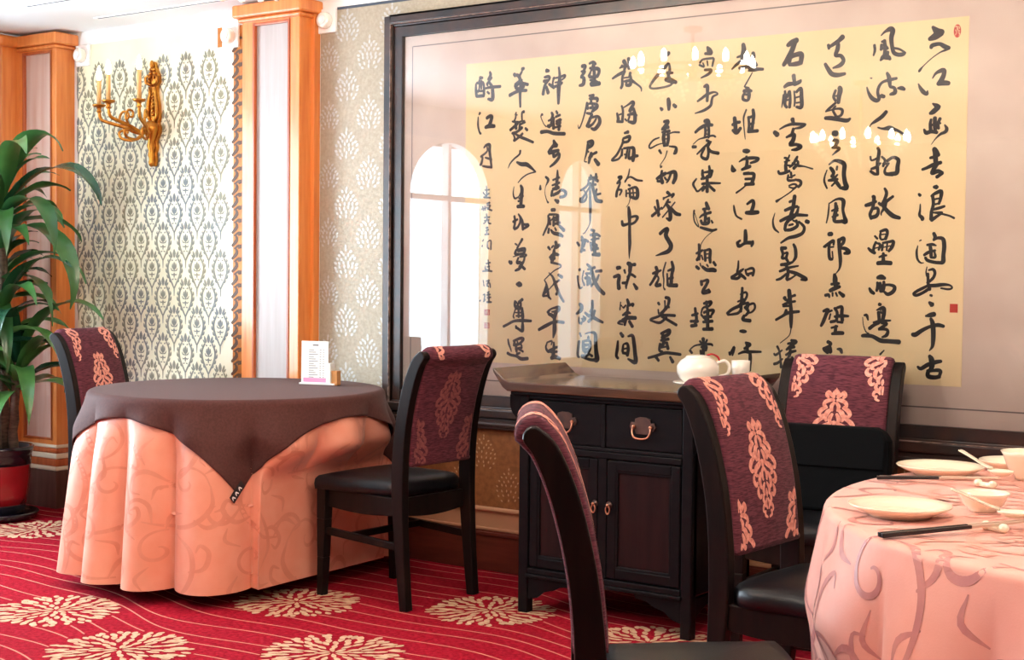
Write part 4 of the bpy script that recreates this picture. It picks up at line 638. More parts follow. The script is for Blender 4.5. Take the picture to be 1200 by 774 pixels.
class Cloth:
    """round table cloth: flat disc, rolled edge, then a folded skirt"""
    def __init__(s, c, R, zt, zh, flare, amp, valleys, clamps=(), rf=.018, lift=.0):
        s.c, s.R, s.zt, s.zh, s.flare, s.amp, s.cl, s.rf, s.lift = c, R, zt, zh, flare, amp, clamps, rf, lift
        s.val = sorted(v % 360 for v in valleys)
        s.smax = R+(zt-zh)
    def fold(s, th):
        d = math.degrees(th) % 360; V = s.val
        for i in range(len(V)):
            a, b = V[i], V[(i+1) % len(V)]
            if i == len(V)-1: b += 360
            dd = d if d >= a else d+360
            if a <= dd <= b:
                t = (dd-a)/(b-a); wd = min(1.0, (b-a)/26.0)
                t = t**.88
                return (math.sin(PI*t)**.75*2-1.1)*wd
        return 0
    def at(s, th, q, off=0.0):
        R, rf = s.R, s.rf
        e = R-rf
        if q <= e: r, z = q, s.zt+off
        else:
            L = rf*PI/2; k = q-e
            if k < L: a = k/rf; r, z = e+(rf+off)*math.sin(a), s.zt-rf+(rf+off)*math.cos(a)
            else:
                d = k-L; t = min(1.0, d/(s.zt-s.zh)); g = smooth01(t*3.0)*.5+.5*t
                fl = s.flare(math.degrees(th) % 360) if callable(s.flare) else s.flare
                r = R+off+fl*(t**.8)+s.amp*g*s.fold(th); z = s.zt-rf-d
        x, y = s.c[0]+r*math.cos(th), s.c[1]+r*math.sin(th)
        if z < .60:
            w = smooth01((.60-z)/.14)
            for nx, ny, dist in s.cl:
                p = (x-s.c[0])*nx+(y-s.c[1])*ny
                if p > dist-.0001+off: x -= nx*(p-dist-off)*w; y -= ny*(p-dist-off)*w
        return (x, y, z)
    def mesh(s, mb, nth=420, m=0):
        c = s.c
        rows = [s.R*k/6 for k in range(1, 6)]+[s.R-s.rf+s.rf*PI/2*k/5 for k in range(6)]
        L = s.zt-s.zh-s.rf; rows += [s.R-s.rf+s.rf*PI/2+L*k/34 for k in range(1, 35)]
        vs = [(c[0], c[1], s.zt)]; fs = []
        for q in rows:
            for i in range(nth): vs.append(s.at(2*PI*i/nth, q))
        for i in range(nth): fs.append((0, 1+i, 1+(i+1) % nth))
        for k in range(len(rows)-1):
            for i in range(nth):
                a, b = 1+k*nth+i, 1+k*nth+(i+1) % nth
                fs.append((a, a+nth, b+nth, b))
        mb.add(vs, fs, m, True)
        s.qmax = rows[-1]

def scrolls(mb, cloth, m, seed, th0, th1, n_rows, top=False):
    """large woven scrolls over the skirt (and the top) of a damask cloth"""
    R = random.Random(seed)
    def put(cx, cy, ang, sc_, flip, fn, m=m):
        ca, sa = math.cos(ang), math.sin(ang)
        def T(pts): return [(cx+(ca*x*flip-sa*y)*sc_, cy+(sa*x*flip+ca*y)*sc_, w*sc_) for x, y, w in pts]
        sp = []
        for k in range(15):
            a = .6+k*.50; r = .12*math.exp(-k*.13)
            sp.append((r*math.cos(a)-.02, r*math.sin(a)+.05, .006+.012*math.sin(PI*k/14)))
        stroke(mb, T(sp), fn, m, 3)
        stroke(mb, T([(.08, .12, .006), (.15, .04, .022), (.14, -.08, .024), (.06, -.18, .018), (-.06, -.24, .006)]), fn, m, 5)
        stroke(mb, T([(.13, -.06, .008), (.20, -.05, .022), (.23, .02, .020), (.20, .06, .018), (.175, .03, .006)]), fn, m, 5)
        stroke(mb, T([(-.02, -.22, .006), (-.09, -.16, .020), (-.15, -.17, .020), (-.17, -.23, .014), (-.13, -.25, .004)]), fn, m, 5)
        stroke(mb, T([(-.06, -.02, .004), (-.12, -.07, .018), (-.10, -.13, .004)]), fn, m, 4, 0)
        stroke(mb, T([(.02, .15, .004), (.05, .21, .020), (.13, .22, .004)]), fn, m, 4, 0)
        stroke(mb, T([(-.10, .12, .004), (-.15, .18, .022), (-.14, .25, .012), (-.10, .24, .004)]), fn, m, 4, 0)
    RR = cloth.R
    for j in range(n_rows):
        a = th0+(.12 if j % 2 else 0)
        while a < th1:
            q = RR+.10+j*.235+R.uniform(-.03, .03)
            fn = lambda u, v: cloth.at(u/RR, min(max(v, 0.0), cloth.qmax-.002), .0006+JIT[0])
            put(a*RR, q, R.uniform(-.7, .7)+(PI if R.random() < .5 else 0), R.uniform(.72, .95), R.choice((-1, 1)), fn)
            a += .32/RR
    if top:
        fn = lambda u, v: (cloth.c[0]+u, cloth.c[1]+v, cloth.zt+.0010+JIT[0])
        for k in range(60):
            r = math.sqrt(R.random())*(RR-.2); a = R.uniform(0, 2*PI)
            put(r*math.cos(a), r*math.sin(a), R.uniform(0, 6.28), R.uniform(.6, .8), R.choice((-1, 1)), fn, 2)

def table_under(name, label, c, R, zt, hem):
    t = thing(name, label, 'table', (c[0], c[1], 0))
    mb = MB(); mb.lathe([(0, zt-.034), (R-.03, zt-.034), (R-.012, zt-.026), (R-.012, zt-.008), (R-.02, zt-.004), (0, zt-.004)], 64); mb.build('tabletop', M_base, t)
    mb = MB(); mb.lathe([(.055, .05), (.060, .20), (.045, .30), (.050, .60), (.09, zt-.034), (0, zt-.034)], 24); mb.build('pedestal', M_black_wood, t)
    for k in range(4):
        a = PI/4+k*PI/2
        mb = MB(); mb.bar((.04*math.cos(a), .04*math.sin(a), .10), (R*.52*math.cos(a), R*.52*math.sin(a), .022), .06, .05, .05, .035)
        mb.lathe([(0, 0), (.02, 0), (.02, .02), (0, .02)], 12, (R*.51*math.cos(a), R*.51*math.sin(a), 0)); mb.build('leg', M_black_wood, t)
    return t

CAMA = -44.1          # direction of the camera seen from the left table, degrees
TC, TR, TZ = (-4.330, 4.222), .606, .7686
SEAT_A = 180-184.0
valleys = [CAMA+v for v in (-63, -43.6, -23.6, 4.9, 31, 57, 84, 109, 133, 158, 180, 205, 230, 252, 274)]
def flareA(d):
    a = (d-CAMA+180) % 360-180
    base = .050+.022*math.exp(-((a+75)/38)**2)
    return base if abs(a) < 118 else .030
table_under('round_table', 'round banquet table hidden under the salmon cloth, left side of the room', TC, TR, TZ, .06)
clothA = Cloth(TC, TR, TZ, .058, flareA, .072, valleys,
               clamps=[(math.cos(math.radians(2)), math.sin(math.radians(2)), .49), (-1, 0, .56), (0, 1, .655)])
mb = MB(); clothA.mesh(mb); scrolls(mb, clothA, 1, 11, math.radians(-160), math.radians(75), 3)
o = mb.build('tablecloth', [M_cloth, M_cloth_motif], weld=False, recalc=False)
tag(o, 'long salmon damask tablecloth under the brown square topper', 'tablecloth')

# the square brown topper, corners hanging
mb = MB()
HS, N = .672, 150
ang0 = math.radians(CAMA+45)
def topper(u, v):
    a, b = (u*2-1)*HS, (v*2-1)*HS
    x, y = a*math.cos(ang0)-b*math.sin(ang0), a*math.sin(ang0)+b*math.cos(ang0)
    th, q = math.atan2(y, x), math.hypot(x, y)
    d = max(0.0, q-TR)
    return clothA.at(th, q, .0065+.011*(1+math.sin(th*17+1.2*math.sin(th*5)))*smooth01(d/.14)*(1-smooth01((d-.12)/.1)))
mb.grid(topper, N, N)
o = mb.build('table_topper', M_overlay, weld=False, recalc=False)
tag(o, 'square dark brown topper cloth draped over the salmon tablecloth', 'tablecloth')
md = o.modifiers.new('cloth_thickness', 'SOLIDIFY'); md.thickness = .0022; md.offset = -1
mb = MB()                                               # black woven label on the front corner
def tagpt(u, v):
    p, q, w = (HS-.004, -HS+.012), None, None
    a, b = HS-.030-v, -(HS-.046-u)
    x, y = a*math.cos(ang0)-b*math.sin(ang0), a*math.sin(ang0)+b*math.cos(ang0)
    return clothA.at(math.atan2(y, x), math.hypot(x, y), .0085)
def tagpt2(u, v):
    a, b = HS-.030-v, -(HS-.046-u)
    x, y = a*math.cos(ang0)-b*math.sin(ang0), a*math.sin(ang0)+b*math.cos(ang0)
    return clothA.at(math.atan2(y, x), math.hypot(x, y), .0092)
mb.grid(lambda u, v: tagpt(.004+(u-1)*.085, v*.034-.030), 8, 4, 0)
for k in range(3):
    x = -.014-.024*k
    stroke(mb, [(x, -.022, .004), (x-.008, -.008, .007), (x-.014, -.020, .003)], tagpt2, 1, 3)
tg = mb.build('woven_label', [M_tag, M_card], parent=o, weld=False, recalc=False)
tag(tg, 'black woven label with white marks')

# right-hand laid table
RC, RR_, RZ = (-.348, 3.203), .8976, .775
table_under('round_table', 'large round table hidden under the laid pink cloth at right', RC, RR_, RZ, .06)
CAMB = math.degrees(math.atan2(-3.203, .348))
vB = [CAMB+v for v in (-112, -93, -76, -66, -44, -27, -6, 16, 35, 58, 80, 103, 125, 148, 170, 196, 222)]
clothB = Cloth(RC, RR_, RZ, .06, .085, .054, vB, clamps=[(-1, 0, .822), (math.cos(math.radians(142)), math.sin(math.radians(142)), .88), (math.cos(math.radians(216)), math.sin(math.radians(216)), .905)])
mb = MB(); clothB.mesh(mb, 480); scrolls(mb, clothB, 1, 23, math.radians(-210), math.radians(-20), 3, True)
o = mb.build('tablecloth', [M_cloth2, M_cloth2_motif, M_cloth2_faint], weld=False, recalc=False)
tag(o, 'pale pink damask tablecloth with mauve scrolls, set with plates', 'tablecloth')

# ------------------------------------------------------------------ dining chairs
PROF = [(-.225, 0), (-.212, .12), (-.198, .28), (-.190, .42), (-.190, .52), (-.195, .60), (-.206, .69), (-.225, .78), (-.249, .86), (-.278, .925), (-.304, .955)]
PW = [.038, .043, .050, .058, .060, .058, .056, .054, .052, .048, .040]
def prof_at():
    c = crom([(y, z, w) for (y, z), w in zip(PROF, PW)], 5); return c
PC = prof_at()
def normals(c):
    out = []
    for i in range(len(c)):
        a, b = c[max(i-1, 0)], c[min(i+1, len(c)-1)]
        dy, dz = b[0]-a[0], b[1]-a[1]; l = math.hypot(dy, dz); out.append((dz/l, -dy/l))   # forward normal
    return out
PN = normals(PC)
def rail_loop():
    f = [(y+n[0]*w/2, z+n[1]*w/2) for (y, z, w), n in zip(PC, PN)]
    b = [(y-n[0]*w/2, z-n[1]*w/2) for (y, z, w), n in zip(PC, PN)]
    y, z, w = PC[-1]; n = PN[-1]; tx, tz = -n[1], n[0]
    cap = []
    for k in range(1, 6):
        a = PI*k/6
        cap.append((y+n[0]*w/2*math.cos(a)+tx*w/2*math.sin(a)*.8, z+n[1]*w/2*math.cos(a)+tz*w/2*math.sin(a)*.8))
    return f+cap+b[::-1]
RAIL = rail_loop()
UP = [(y, z, w, n) for (y, z, w), n in zip(PC, PN) if z > .535]
def uphol_loop():
    th = .036
    f = [(y+n[0]*th, z+n[1]*th) for y, z, w, n in UP]
    b = [(y-n[0]*(th-.004), z-n[1]*(th-.004)) for y, z, w, n in UP]
    y, z, w, n = UP[-1]; tx, tz = -n[1], n[0]; cap = []
    for k in range(1, 8):
        a = PI*k/8
        cap.append((y+n[0]*th*math.cos(a)+tx*th*math.sin(a)*.9, z+n[1]*th*math.cos(a)+tz*th*math.sin(a)*.9))
    return f, cap, b[::-1]
UF, UC, UB = uphol_loop()
PATH_F = UF+UC                                          # front face up and over the roll
PATH_B = UB[::-1]
def along(path):
    L = [0]
    for a, b in zip(path, path[1:]): L.append(L[-1]+math.hypot(b[0]-a[0], b[1]-a[1]))
    return L
LF, LB = along(PATH_F), along(PATH_B)
def on_path(path, L, s):
    s = max(0, min(L[-1]-1e-6, s)); i = 0
    while i < len(L)-2 and L[i+1] < s: i += 1
    t = (s-L[i])/(L[i+1]-L[i]); a, b = path[i], path[i+1]
    dy, dz = b[0]-a[0], b[1]-a[1]; l = math.hypot(dy, dz)
    return a[0]+dy*t, a[1]+dz*t, dz/l, -dy/l
def front_fn(x, s): y, z, ny, nz = on_path(PATH_F, LF, s); q = .0012+JIT[0]; return (x, y+ny*q, z+nz*q)
def back_fn(x, s): y, z, ny, nz = on_path(PATH_B, LB, s); q = .0012+JIT[0]; return (-x, y-ny*q, z-nz*q)
MH = [  # half of the woven medallion, about 1 wide and 2.7 high
    [(.03, 1.30, .03), (.10, 1.16, .07), (.04, 1.02, .03)], [(.06, 1.00, .05), (.20, 1.12, .08), (.30, 1.22, .07), (.36, 1.10, .09), (.28, 1.00, .05)],
    [(.04, .92, .05), (.22, .92, .09), (.40, .84, .09), (.44, .72, .07), (.34, .70, .05)], [(.04, .84, .06), (.14, .70, .09), (.10, .54, .05)],
    [(.30, .66, .05), (.50, .58, .10), (.60, .44, .09), (.52, .34, .06), (.44, .40, .05)], [(.12, .60, .05), (.26, .50, .11), (.36, .32, .10), (.30, .18, .05)],
    [(.08, .44, .06), (.18, .26, .10), (.14, .10, .05)], [(.40, .28, .05), (.60, .20, .10), (.74, .06, .10), (.70, -.08, .07), (.58, -.06, .06)],
    [(.04, .16, .05), (.24, .06, .10), (.44, -.04, .11), (.50, -.18, .08), (.38, -.22, .05)], [(.04, -.04, .05), (.14, -.20, .09), (.10, -.36, .05)],
    [(.60, -.18, .05), (.66, -.34, .09), (.56, -.46, .09), (.46, -.40, .05)], [(.22, -.16, .05), (.32, -.34, .10), (.30, -.52, .08), (.20, -.58, .05)],
    [(.06, -.44, .05), (.18, -.60, .09), (.12, -.76, .05)], [(.44, -.52, .05), (.50, -.68, .09), (.40, -.80, .08), (.30, -.74, .05)],
    [(.20, -.74, .05), (.24, -.90, .08), (.14, -.98, .05)], [(.04, -.86, .05), (.10, -1.02, .07), (.04, -1.14, .04)],
    [(.10, -1.06, .04), (.24, -1.04, .07), (.30, -1.16, .06), (.22, -1.22, .05)], [(.16, -1.18, .04), (.20, -1.30, .06), (.06, -1.36, .04)],
]
MEDAL = MH+mirror(MH)+[[(0, 1.36, .02), (0, 1.2, .06), (0, 1.1, .02)], [(0, .2, .03), (0, .05, .08), (0, -.12, .03)], [(0, -.6, .04), (0, -.7, .07), (0, -.82, .03)]]
def medal(mb, cx, cs, sc_, fn, m, xlim=.163, smax=9, smin=.008):
    for st in MEDAL:
        pts = [(cx+x*sc_, cs+y*sc_*1.12, w*sc_*1.75) for x, y, w in st]
        keep = [p for p in pts if abs(p[0]) < xlim-.004 and smin < p[1] < smax]
        if len(keep) >= 2: stroke(mb, keep, fn, m, 3)

def make_chair():
    t = thing('dining_chair', 'x', 'chair', (0, 0, 0), group='plum upholstered dining chairs')
    for sx_ in (-1, 1):
        mb = MB(); mb.prism(RAIL, 'x', sx_*.192-.0175, sx_*.192+.0175, smooth=False)
        mb.build('side_rail', M_black_wood, t, bevel=.004, angle=50)
    mb = MB()
    loop = UF+UC+UB; n = len(loop); xs = [-.1738, -.170, -.160, .160, .170, .1738]; ins = [.012, .004, 0, 0, .004, .012]
    cy = sum(p[0] for p in loop)/n; vs = []
    for x, q in zip(xs, ins):
        for i, p in enumerate(loop):
            a, b = loop[i-1], loop[(i+1) % n]; dy, dz = b[0]-a[0], b[1]-a[1]; l = math.hypot(dy, dz)
            vs.append((x, p[0]-dz/l*q, p[1]+dy/l*q))
    fs = [[k*n+i, k*n+(i+1) % n, (k+1)*n+(i+1) % n, (k+1)*n+i] for k in range(5) for i in range(n)]
    fs += [list(range(n-1, -1, -1)), [5*n+i for i in range(n)]]
    mb.add(vs, fs, 0, True)
    medal(mb, 0, .215, .088, front_fn, 1)
    for cx in (-.152, .152): medal(mb, cx, .445, .088, front_fn, 1, smax=LF[-1]-.004); medal(mb, cx, .010, .088, front_fn, 1)
    medal(mb, 0, .235, .088, back_fn, 2)
    for cx in (-.152, .152): medal(mb, cx, .050, .088, back_fn, 2)
    mb.build('backrest', [M_uphol, M_uphol_motif, M_uphol_motif_shade], t)
    mb = MB()                                           # the padded leather seat
    outl = [(-.178, -.158), (.178, -.158), (.205, .02), (.222, .20), (.210, .232), (0, .244), (-.210, .232), (-.222, .20), (-.205, .02)]
    outl = crom(outl+[outl[0]], 4)[:-1]
    no = len(outl); rows = [(1.0, .418), (1.012, .440), (1.0, .458), (.955, .470), (.80, .479), (.5, .483), (.0, .485)]
    vs = [(x*k, .038+(y-.038)*k, z) for k, z in rows for x, y in outl]
    fs = [[q*no+i, q*no+(i+1) % no, (q+1)*no+(i+1) % no, (q+1)*no+i] for q in range(len(rows)-1) for i in range(no)]
    fs.append(list(range(no-1, -1, -1)))
    mb.add(vs, fs, 0, True); mb.build('seat', M_leather, t)
    mb = MB()                                           # apron with a shallow curve
    curve = [(-.17, .418), (-.17, .350)]+[(-.17+.34*k/10, .350-.012*math.sin(PI*k/10)) for k in range(1, 10)]+[(.17, .350), (.17, .418)]
    mb.prism(curve, 'y', .205, .225); mb.prism([(x*.95, z) for x, z in curve], 'y', -.200, -.180)
    side = [(-.165, .418), (-.165, .350)]+[(-.165+.35*k/10, .350-.010*math.sin(PI*k/10)) for k in range(1, 10)]+[(.185, .350), (.185, .418)]
    mb.prism(side, 'x', .180, .200); mb.prism(side, 'x', -.200, -.180)
    mb.build('seat_frame', M_black_wood, t, bevel=.003)
    for sx_ in (-1, 1):
        mb = MB()
        pts = [(sx_*.197, .205, .418, .046), (sx_*.198, .207, .30, .043), (sx_*.200, .208, .15, .037), (sx_*.203, .212, 0, .032)]
        for a, b in zip(pts, pts[1:]): mb.bar(a[:3], b[:3], a[3], a[3], b[3], b[3], up=(0, 1, 0))
        mb.build('leg', M_black_wood, t, bevel=.003)
    for sx_ in (-1, 1):
        mb = MB(); mb.bar((sx_*.194, -.205, .235), (sx_*.198, .20, .255), .020, .028); mb.build('stretcher', M_black_wood, t, bevel=.003)
    mb = MB(); mb.bar((-.190, .06, .250), (.190, .06, .250), .020, .026); mb.build('stretcher', M_black_wood, t, bevel=.003)
    return t

def chair_at(o, cx, cy, facing, label):
    """cx, cy: floor point under the seat centre; facing in degrees (0 = +X)"""
    o.location = (cx, cy, 0); o.rotation_euler = (0, 0, math.radians(facing-90)); o['label'] = label
proto = make_chair()
CH = [(-3.53, 4.302, 176, 'plum-backed dining chair right of the brown-topped table, seen from behind'),
      (-5.20, 4.415, 14, 'plum-backed dining chair behind the left table, next to the potted plant'),
      (-1.33, 2.52, 33.5, 'nearest dining chair, its padded back seen edge-on in front of the cabinet'),
      (-1.425, 3.470, -4, 'dining chair with large rose medallion between the cabinet and the laid table'),
      (-1.835, 4.410, -83, 'dining chair against the calligraphy wall carrying a black bag')]
for i, (cx, cy, fa, lab) in enumerate(CH):
    chair_at(proto if i == 0 else copy_tree(proto), cx, cy, fa, lab)

# black bag standing on the far chair, against its backrest
bx, by, bf = CH[4][0], CH[4][1], math.radians(CH[4][2]-90)
bag = thing('bag', 'flat black bag standing on the far chair seat against its backrest', 'bag', (bx+.03, by+.0, .484), bf)
bagL = [(-.185, 0), (.185, 0), (.195, .02), (.195, .245), (.180, .272), (.150, .285), (-.150, .285), (-.180, .272), (-.195, .245), (-.195, .02)]
mb = MB(); mb.prism(bagL, 'y', -.085, -.020); mb.build('bag_body', M_bag, bag, bevel=.014, seg=3)
mb = MB(); mb.prism([(x*.98, z) for x, z in [(-.185, .150), (.185, .150), (.190, .245), (.170, .278), (.150, .288), (-.150, .288), (-.170, .278), (-.190, .245)]], 'y', -.022, -.012)
mb.build('flap', M_bag, bag, bevel=.005)
# ------------------------------------------------------------------ the black lacquer sideboard
CX0, CX1, CY, CD = -2.985, -2.262, 4.346, .470
cab = thing('sideboard', 'black lacquered cabinet with upturned top ends below the calligraphy', 'cabinet', (CX0, CY, 0))
w = CX1-CX0
TZ1 = .860
mb = MB()
topo = [(-.108, TZ1+.050), (-.100, TZ1+.048), (-.055, TZ1+.010), (-.030, TZ1), (w+.030, TZ1), (w+.055, TZ1+.010), (w+.100, TZ1+.048), (w+.108, TZ1+.050),
        (w+.104, TZ1+.034), (w+.062, TZ1-.020), (w+.040, TZ1-.034), (-.040, TZ1-.034), (-.062, TZ1-.020), (-.104, TZ1+.034)]
mb.prism(topo, 'y', -.030, CD)
mb.build('top', M_top_wood, cab, bevel=.004)
mb = MB(); mb.box(-.03, w+.03, -.022, CD-.005, TZ1-.046, TZ1-.034); mb.build('top_moulding', M_lacquer, cab, bevel=.004)
ZB, ZD0, ZD1 = .150, .640, .800           # lower rail, drawer band
mb = MB()
mb.box(0, w, .012, CD-.01, ZB, .814)
mb.build('carcass', M_lacquer, cab, bevel=.003)
for a in (0, w-.042):                     # front legs run full height, rear legs too
    for yy, nm in ((-.004, 0), (CD-.05, 1)):
        mb = MB(); mb.box(a, a+.042, yy, yy+.042, 0, .814); mb.build('leg', M_lacquer, cab, bevel=.005)
mb = MB(); mb.box(.042, w-.042, -.002, .016, .800, .814); mb.box(.042, w-.042, -.002, .016, .628, .642)
mb.box(w/2-.009, w/2+.009, -.002, .016, .642, .800); mb.box(.042, w-.042, -.008, .016, .605, .628)
mb.build('face_rails', M_lacquer, cab, bevel=.003)
mb = MB(); mb.box(.042, w-.042, -.006, .016, .150, .172); mb.box(.036, w-.036, -.012, .016, .136, .150); mb.build('bottom_rail', M_lacquer, cab, bevel=.003)
for k in range(2):
    x0 = .046+k*(w/2-.037); x1 = x0+w/2-.055
    mb = MB(); mb.box(x0, x1, .002, .020, .646, .796); dr = mb.build('drawer', M_lacquer, cab, bevel=.003)
    cx, cz = (x0+x1)/2, .728
    mb = MB()
    pl = [(-.052, .0), (-.046, .016), (-.032, .014), (-.030, .028), (-.014, .034), (.014, .034), (.030, .028), (.032, .014), (.046, .016), (.052, .0), (.046, -.014), (.032, -.012), (.026, -.026), (-.026, -.026), (-.032, -.012), (-.046, -.014)]
    mb.prism([(cx+u, cz+v) for u, v in pl], 'y', -.004, .003); mb.build('handle_plate', M_bronze, dr, bevel=.001)
    mb = MB()
    mb.tube(crom([(cx-.034, -.010, cz), (cx-.036, -.014, cz-.018), (cx-.026, -.018, cz-.036), (cx, -.019, cz-.041), (cx+.026, -.018, cz-.036), (cx+.036, -.014, cz-.018), (cx+.034, -.010, cz)], 5), .0036, 8)
    for s in (-1, 1): mb.sphere((cx+s*.034, -.008, cz), .007, 10, 8)
    mb.build('bail_handle', M_copper, dr)
for k in range(2):
    x0 = .048 if k == 0 else w/2+.020; x1 = w/2-.020 if k == 0 else w-.048
    z0, z1 = .178, .600
    mb = MB(); f = .036
    mb.box(x0, x0+f, -.002, .022, z0, z1); mb.box(x1-f, x1, -.002, .022, z0, z1); mb.box(x0+f, x1-f, -.002, .022, z0, z0+f); mb.box(x0+f, x1-f, -.002, .022, z1-f, z1)
    d = mb.build('door', M_lacquer, cab, bevel=.004)
    mb = MB(); mb.box(x0+f, x1-f, .007, .018, z0+f, z1-f); mb.build('door_panel', M_lacquer_red, d)
    mb = MB(); q = .008
    for (a, b, c_, e) in ((x0+f, x0+f+q, z0+f, z1-f), (x1-f-q, x1-f, z0+f, z1-f), (x0+f, x1-f, z0+f, z0+f+q), (x0+f, x1-f, z1-f-q, z1-f)): mb.box(a, b, .000, .014, c_, e)
    mb.build('panel_bead', M_lacquer, d, bevel=.003)
    hx = x1-.010 if k == 0 else x0+.010
    mb = MB(); mb.lathe([(.013, .002), (.012, .006), (.005, .008), (.004, .014), (0, .015)], 16, (hx, 0, .440), axis='y'); mb.build('pull_plate', M_bronze, d)
    mb = MB(); mb.tube(crom([(hx, -.014, .440), (hx-.008, -.014, .428), (hx-.006, -.014, .414), (hx, -.014, .408), (hx+.006, -.014, .414), (hx+.008, -.014, .428), (hx, -.014, .440)], 3), .0028, 6)
    mb.sphere((hx, -.016, .440), .006, 10, 8); mb.build('pull_ring', M_copper, d)
mb = MB(); mb.box(w/2-.018, w/2+.018, -.003, .016, .172, .605); mb.build('centre_post', M_lacquer, cab, bevel=.003)
for s in (0, 1):                          # spandrels under the overhanging top
    q = [(0, .814), (-.050, .812), (-.050, .770), (-.040, .745), (-.022, .725), (-.008, .690), (0, .640)]
    q = [((w-x if s else x), z) for x, z in q]
    mb = MB(); mb.prism(q, 'y', .004, .022); mb.build('spandrel', M_lacquer, cab, bevel=.003)
for s in (0, 1):                          # apron brackets at the feet
    q = [(.042, .136), (.230, .136), (.226, .118), (.180, .112), (.150, .096), (.110, .086), (.080, .062), (.042, .052)]
    q = [((w-x if s else x), z) for x, z in q]
    mb = MB(); mb.prism(q, 'y', .002, .018); mb.build('apron_bracket', M_lacquer, cab, bevel=.003)
for s in (0, 1):
    q = [(.038, .136), (CD-.05, .136), (CD-.05, .06), (CD-.10, .10), (.14, .10), (.038, .06)]
    x = .012 if s == 0 else w-.026
    mb = MB(); mb.prism(q, 'x', x, x+.014); mb.build('apron_bracket', M_lacquer, cab, bevel=.003)

# teapot on its saucer and a white cup, at the right end of the cabinet top
tx, ty, tz = -2.36, 4.56, TZ1
sau = MB(); sau.lathe([(0, .002), (.040, 0), (.046, .004), (.085, .014), (.090, .018), (.086, .020), (.050, .009), (0, .007)], 36)
o = sau.build('saucer', M_porcelain, loc=(tx, ty, tz+.0015)); tag(o, 'white saucer under the teapot on the black cabinet', 'saucer')
tp = thing('teapot', 'squat white teapot on the black cabinet', 'teapot', (tx, ty, tz+.0105))
mb = MB(); mb.lathe([(0, 0), (.040, 0), (.046, .006), (.064, .022), (.076, .046), (.075, .068), (.062, .088), (.050, .094), (.046, .098), (.038, .094), (0, .092)], 36); mb.build('body', M_porcelain, tp)
mb = MB(); mb.lathe([(.046, .096), (.044, .102), (.034, .105), (.018, .107), (0, .1075)], 28); mb.build('lid', M_porcelain, tp)
hd = math.radians(30)
sp = lambda r, z: (-.35*r, .94*r, z)
hv = lambda r, z: (math.cos(hd)*r, math.sin(hd)*r, z)
mb = MB(); mb.tube(crom([hv(.066, .078), hv(.095, .086), hv(.112, .066), hv(.105, .040), hv(.074, .028)], 6), .0065, 10); mb.build('handle', M_porcelain, tp)
mb = MB(); mb.tube(crom([hv(.030, .105), hv(.050, .110), hv(.070, .100), hv(.076, .086)], 5), .0035, 8); mb.build('lid_cord', M_red, tp)
tag(tp.children[-1], 'red cord from lid to handle')
mb = MB(); mb.tube(crom([sp(.064, .040), sp(.088, .056), sp(.097, .074), sp(.108, .084)], 6), [.015-.0004*k for k in range(19)], 12); mb.build('spout', M_porcelain, tp)
mb = MB(); mb.lathe([(0, .003), (.026, .0), (.028, .004), (.033, .060), (.0335, .092), (.031, .092), (.030, .060), (.024, .008), (0, .007)], 30)
o = mb.build('cup', M_porcelain, loc=(-2.262, 4.705, TZ1+.003)); tag(o, 'tall white cup beside the teapot, half hidden by a chair back', 'cup')
# ------------------------------------------------------------------ menu card in its holder on the brown topper
mx, my = -4.190, 4.555
menu = thing('menu_holder', 'small upright menu card in a pale wooden holder on the brown topper', 'menu', (mx, my, TZ+.008), math.radians(14))
mb = MB(); mb.prism([(-.012, .0), (-.008, .188), (-.004, .188), (-.008, .0)], 'x', -.075, .055); card = mb.build('card', M_card, menu)
mb = MB()
mf = lambda u, v: (u, -.0132+.0043*v/.19+.0000, v)
for k in range(13):
    z = .150-.0098*k
    stroke(mb, [(-.038, z, .0026), (-.004+.010*((k*7) % 3-1), z, .0026)], mf, 0, 1, 0)
    stroke(mb, [(.014, z, .0022), (.022, z, .0022)], mf, 0, 1, 0); stroke(mb, [(.030, z, .0022), (.036, z, .0022)], mf, 0, 1, 0)
stroke(mb, [(-.020, .171, .006), (.008, .171, .006)], mf, 0, 1, 0)
mb.build('print', M_card_ink, card, weld=False, recalc=False)
mb = MB(); stroke(mb, [(-.064, .020, .018), (.046, .020, .018)], mf, 0, 1, 0); mb.build('pink_band', M_card_pink, card, weld=False, recalc=False)
mb = MB(); mb.box(-.082, .090, -.020, .028, 0, .008); mb.box(.060, .072, -.020, .022, .008, .095); mb.build('stand', M_card, menu, bevel=.002)
mb = MB(); mb.box(.073, .100, -.014, .022, .000, .062); mb.build('wood_block', M_holder, menu, bevel=.002)

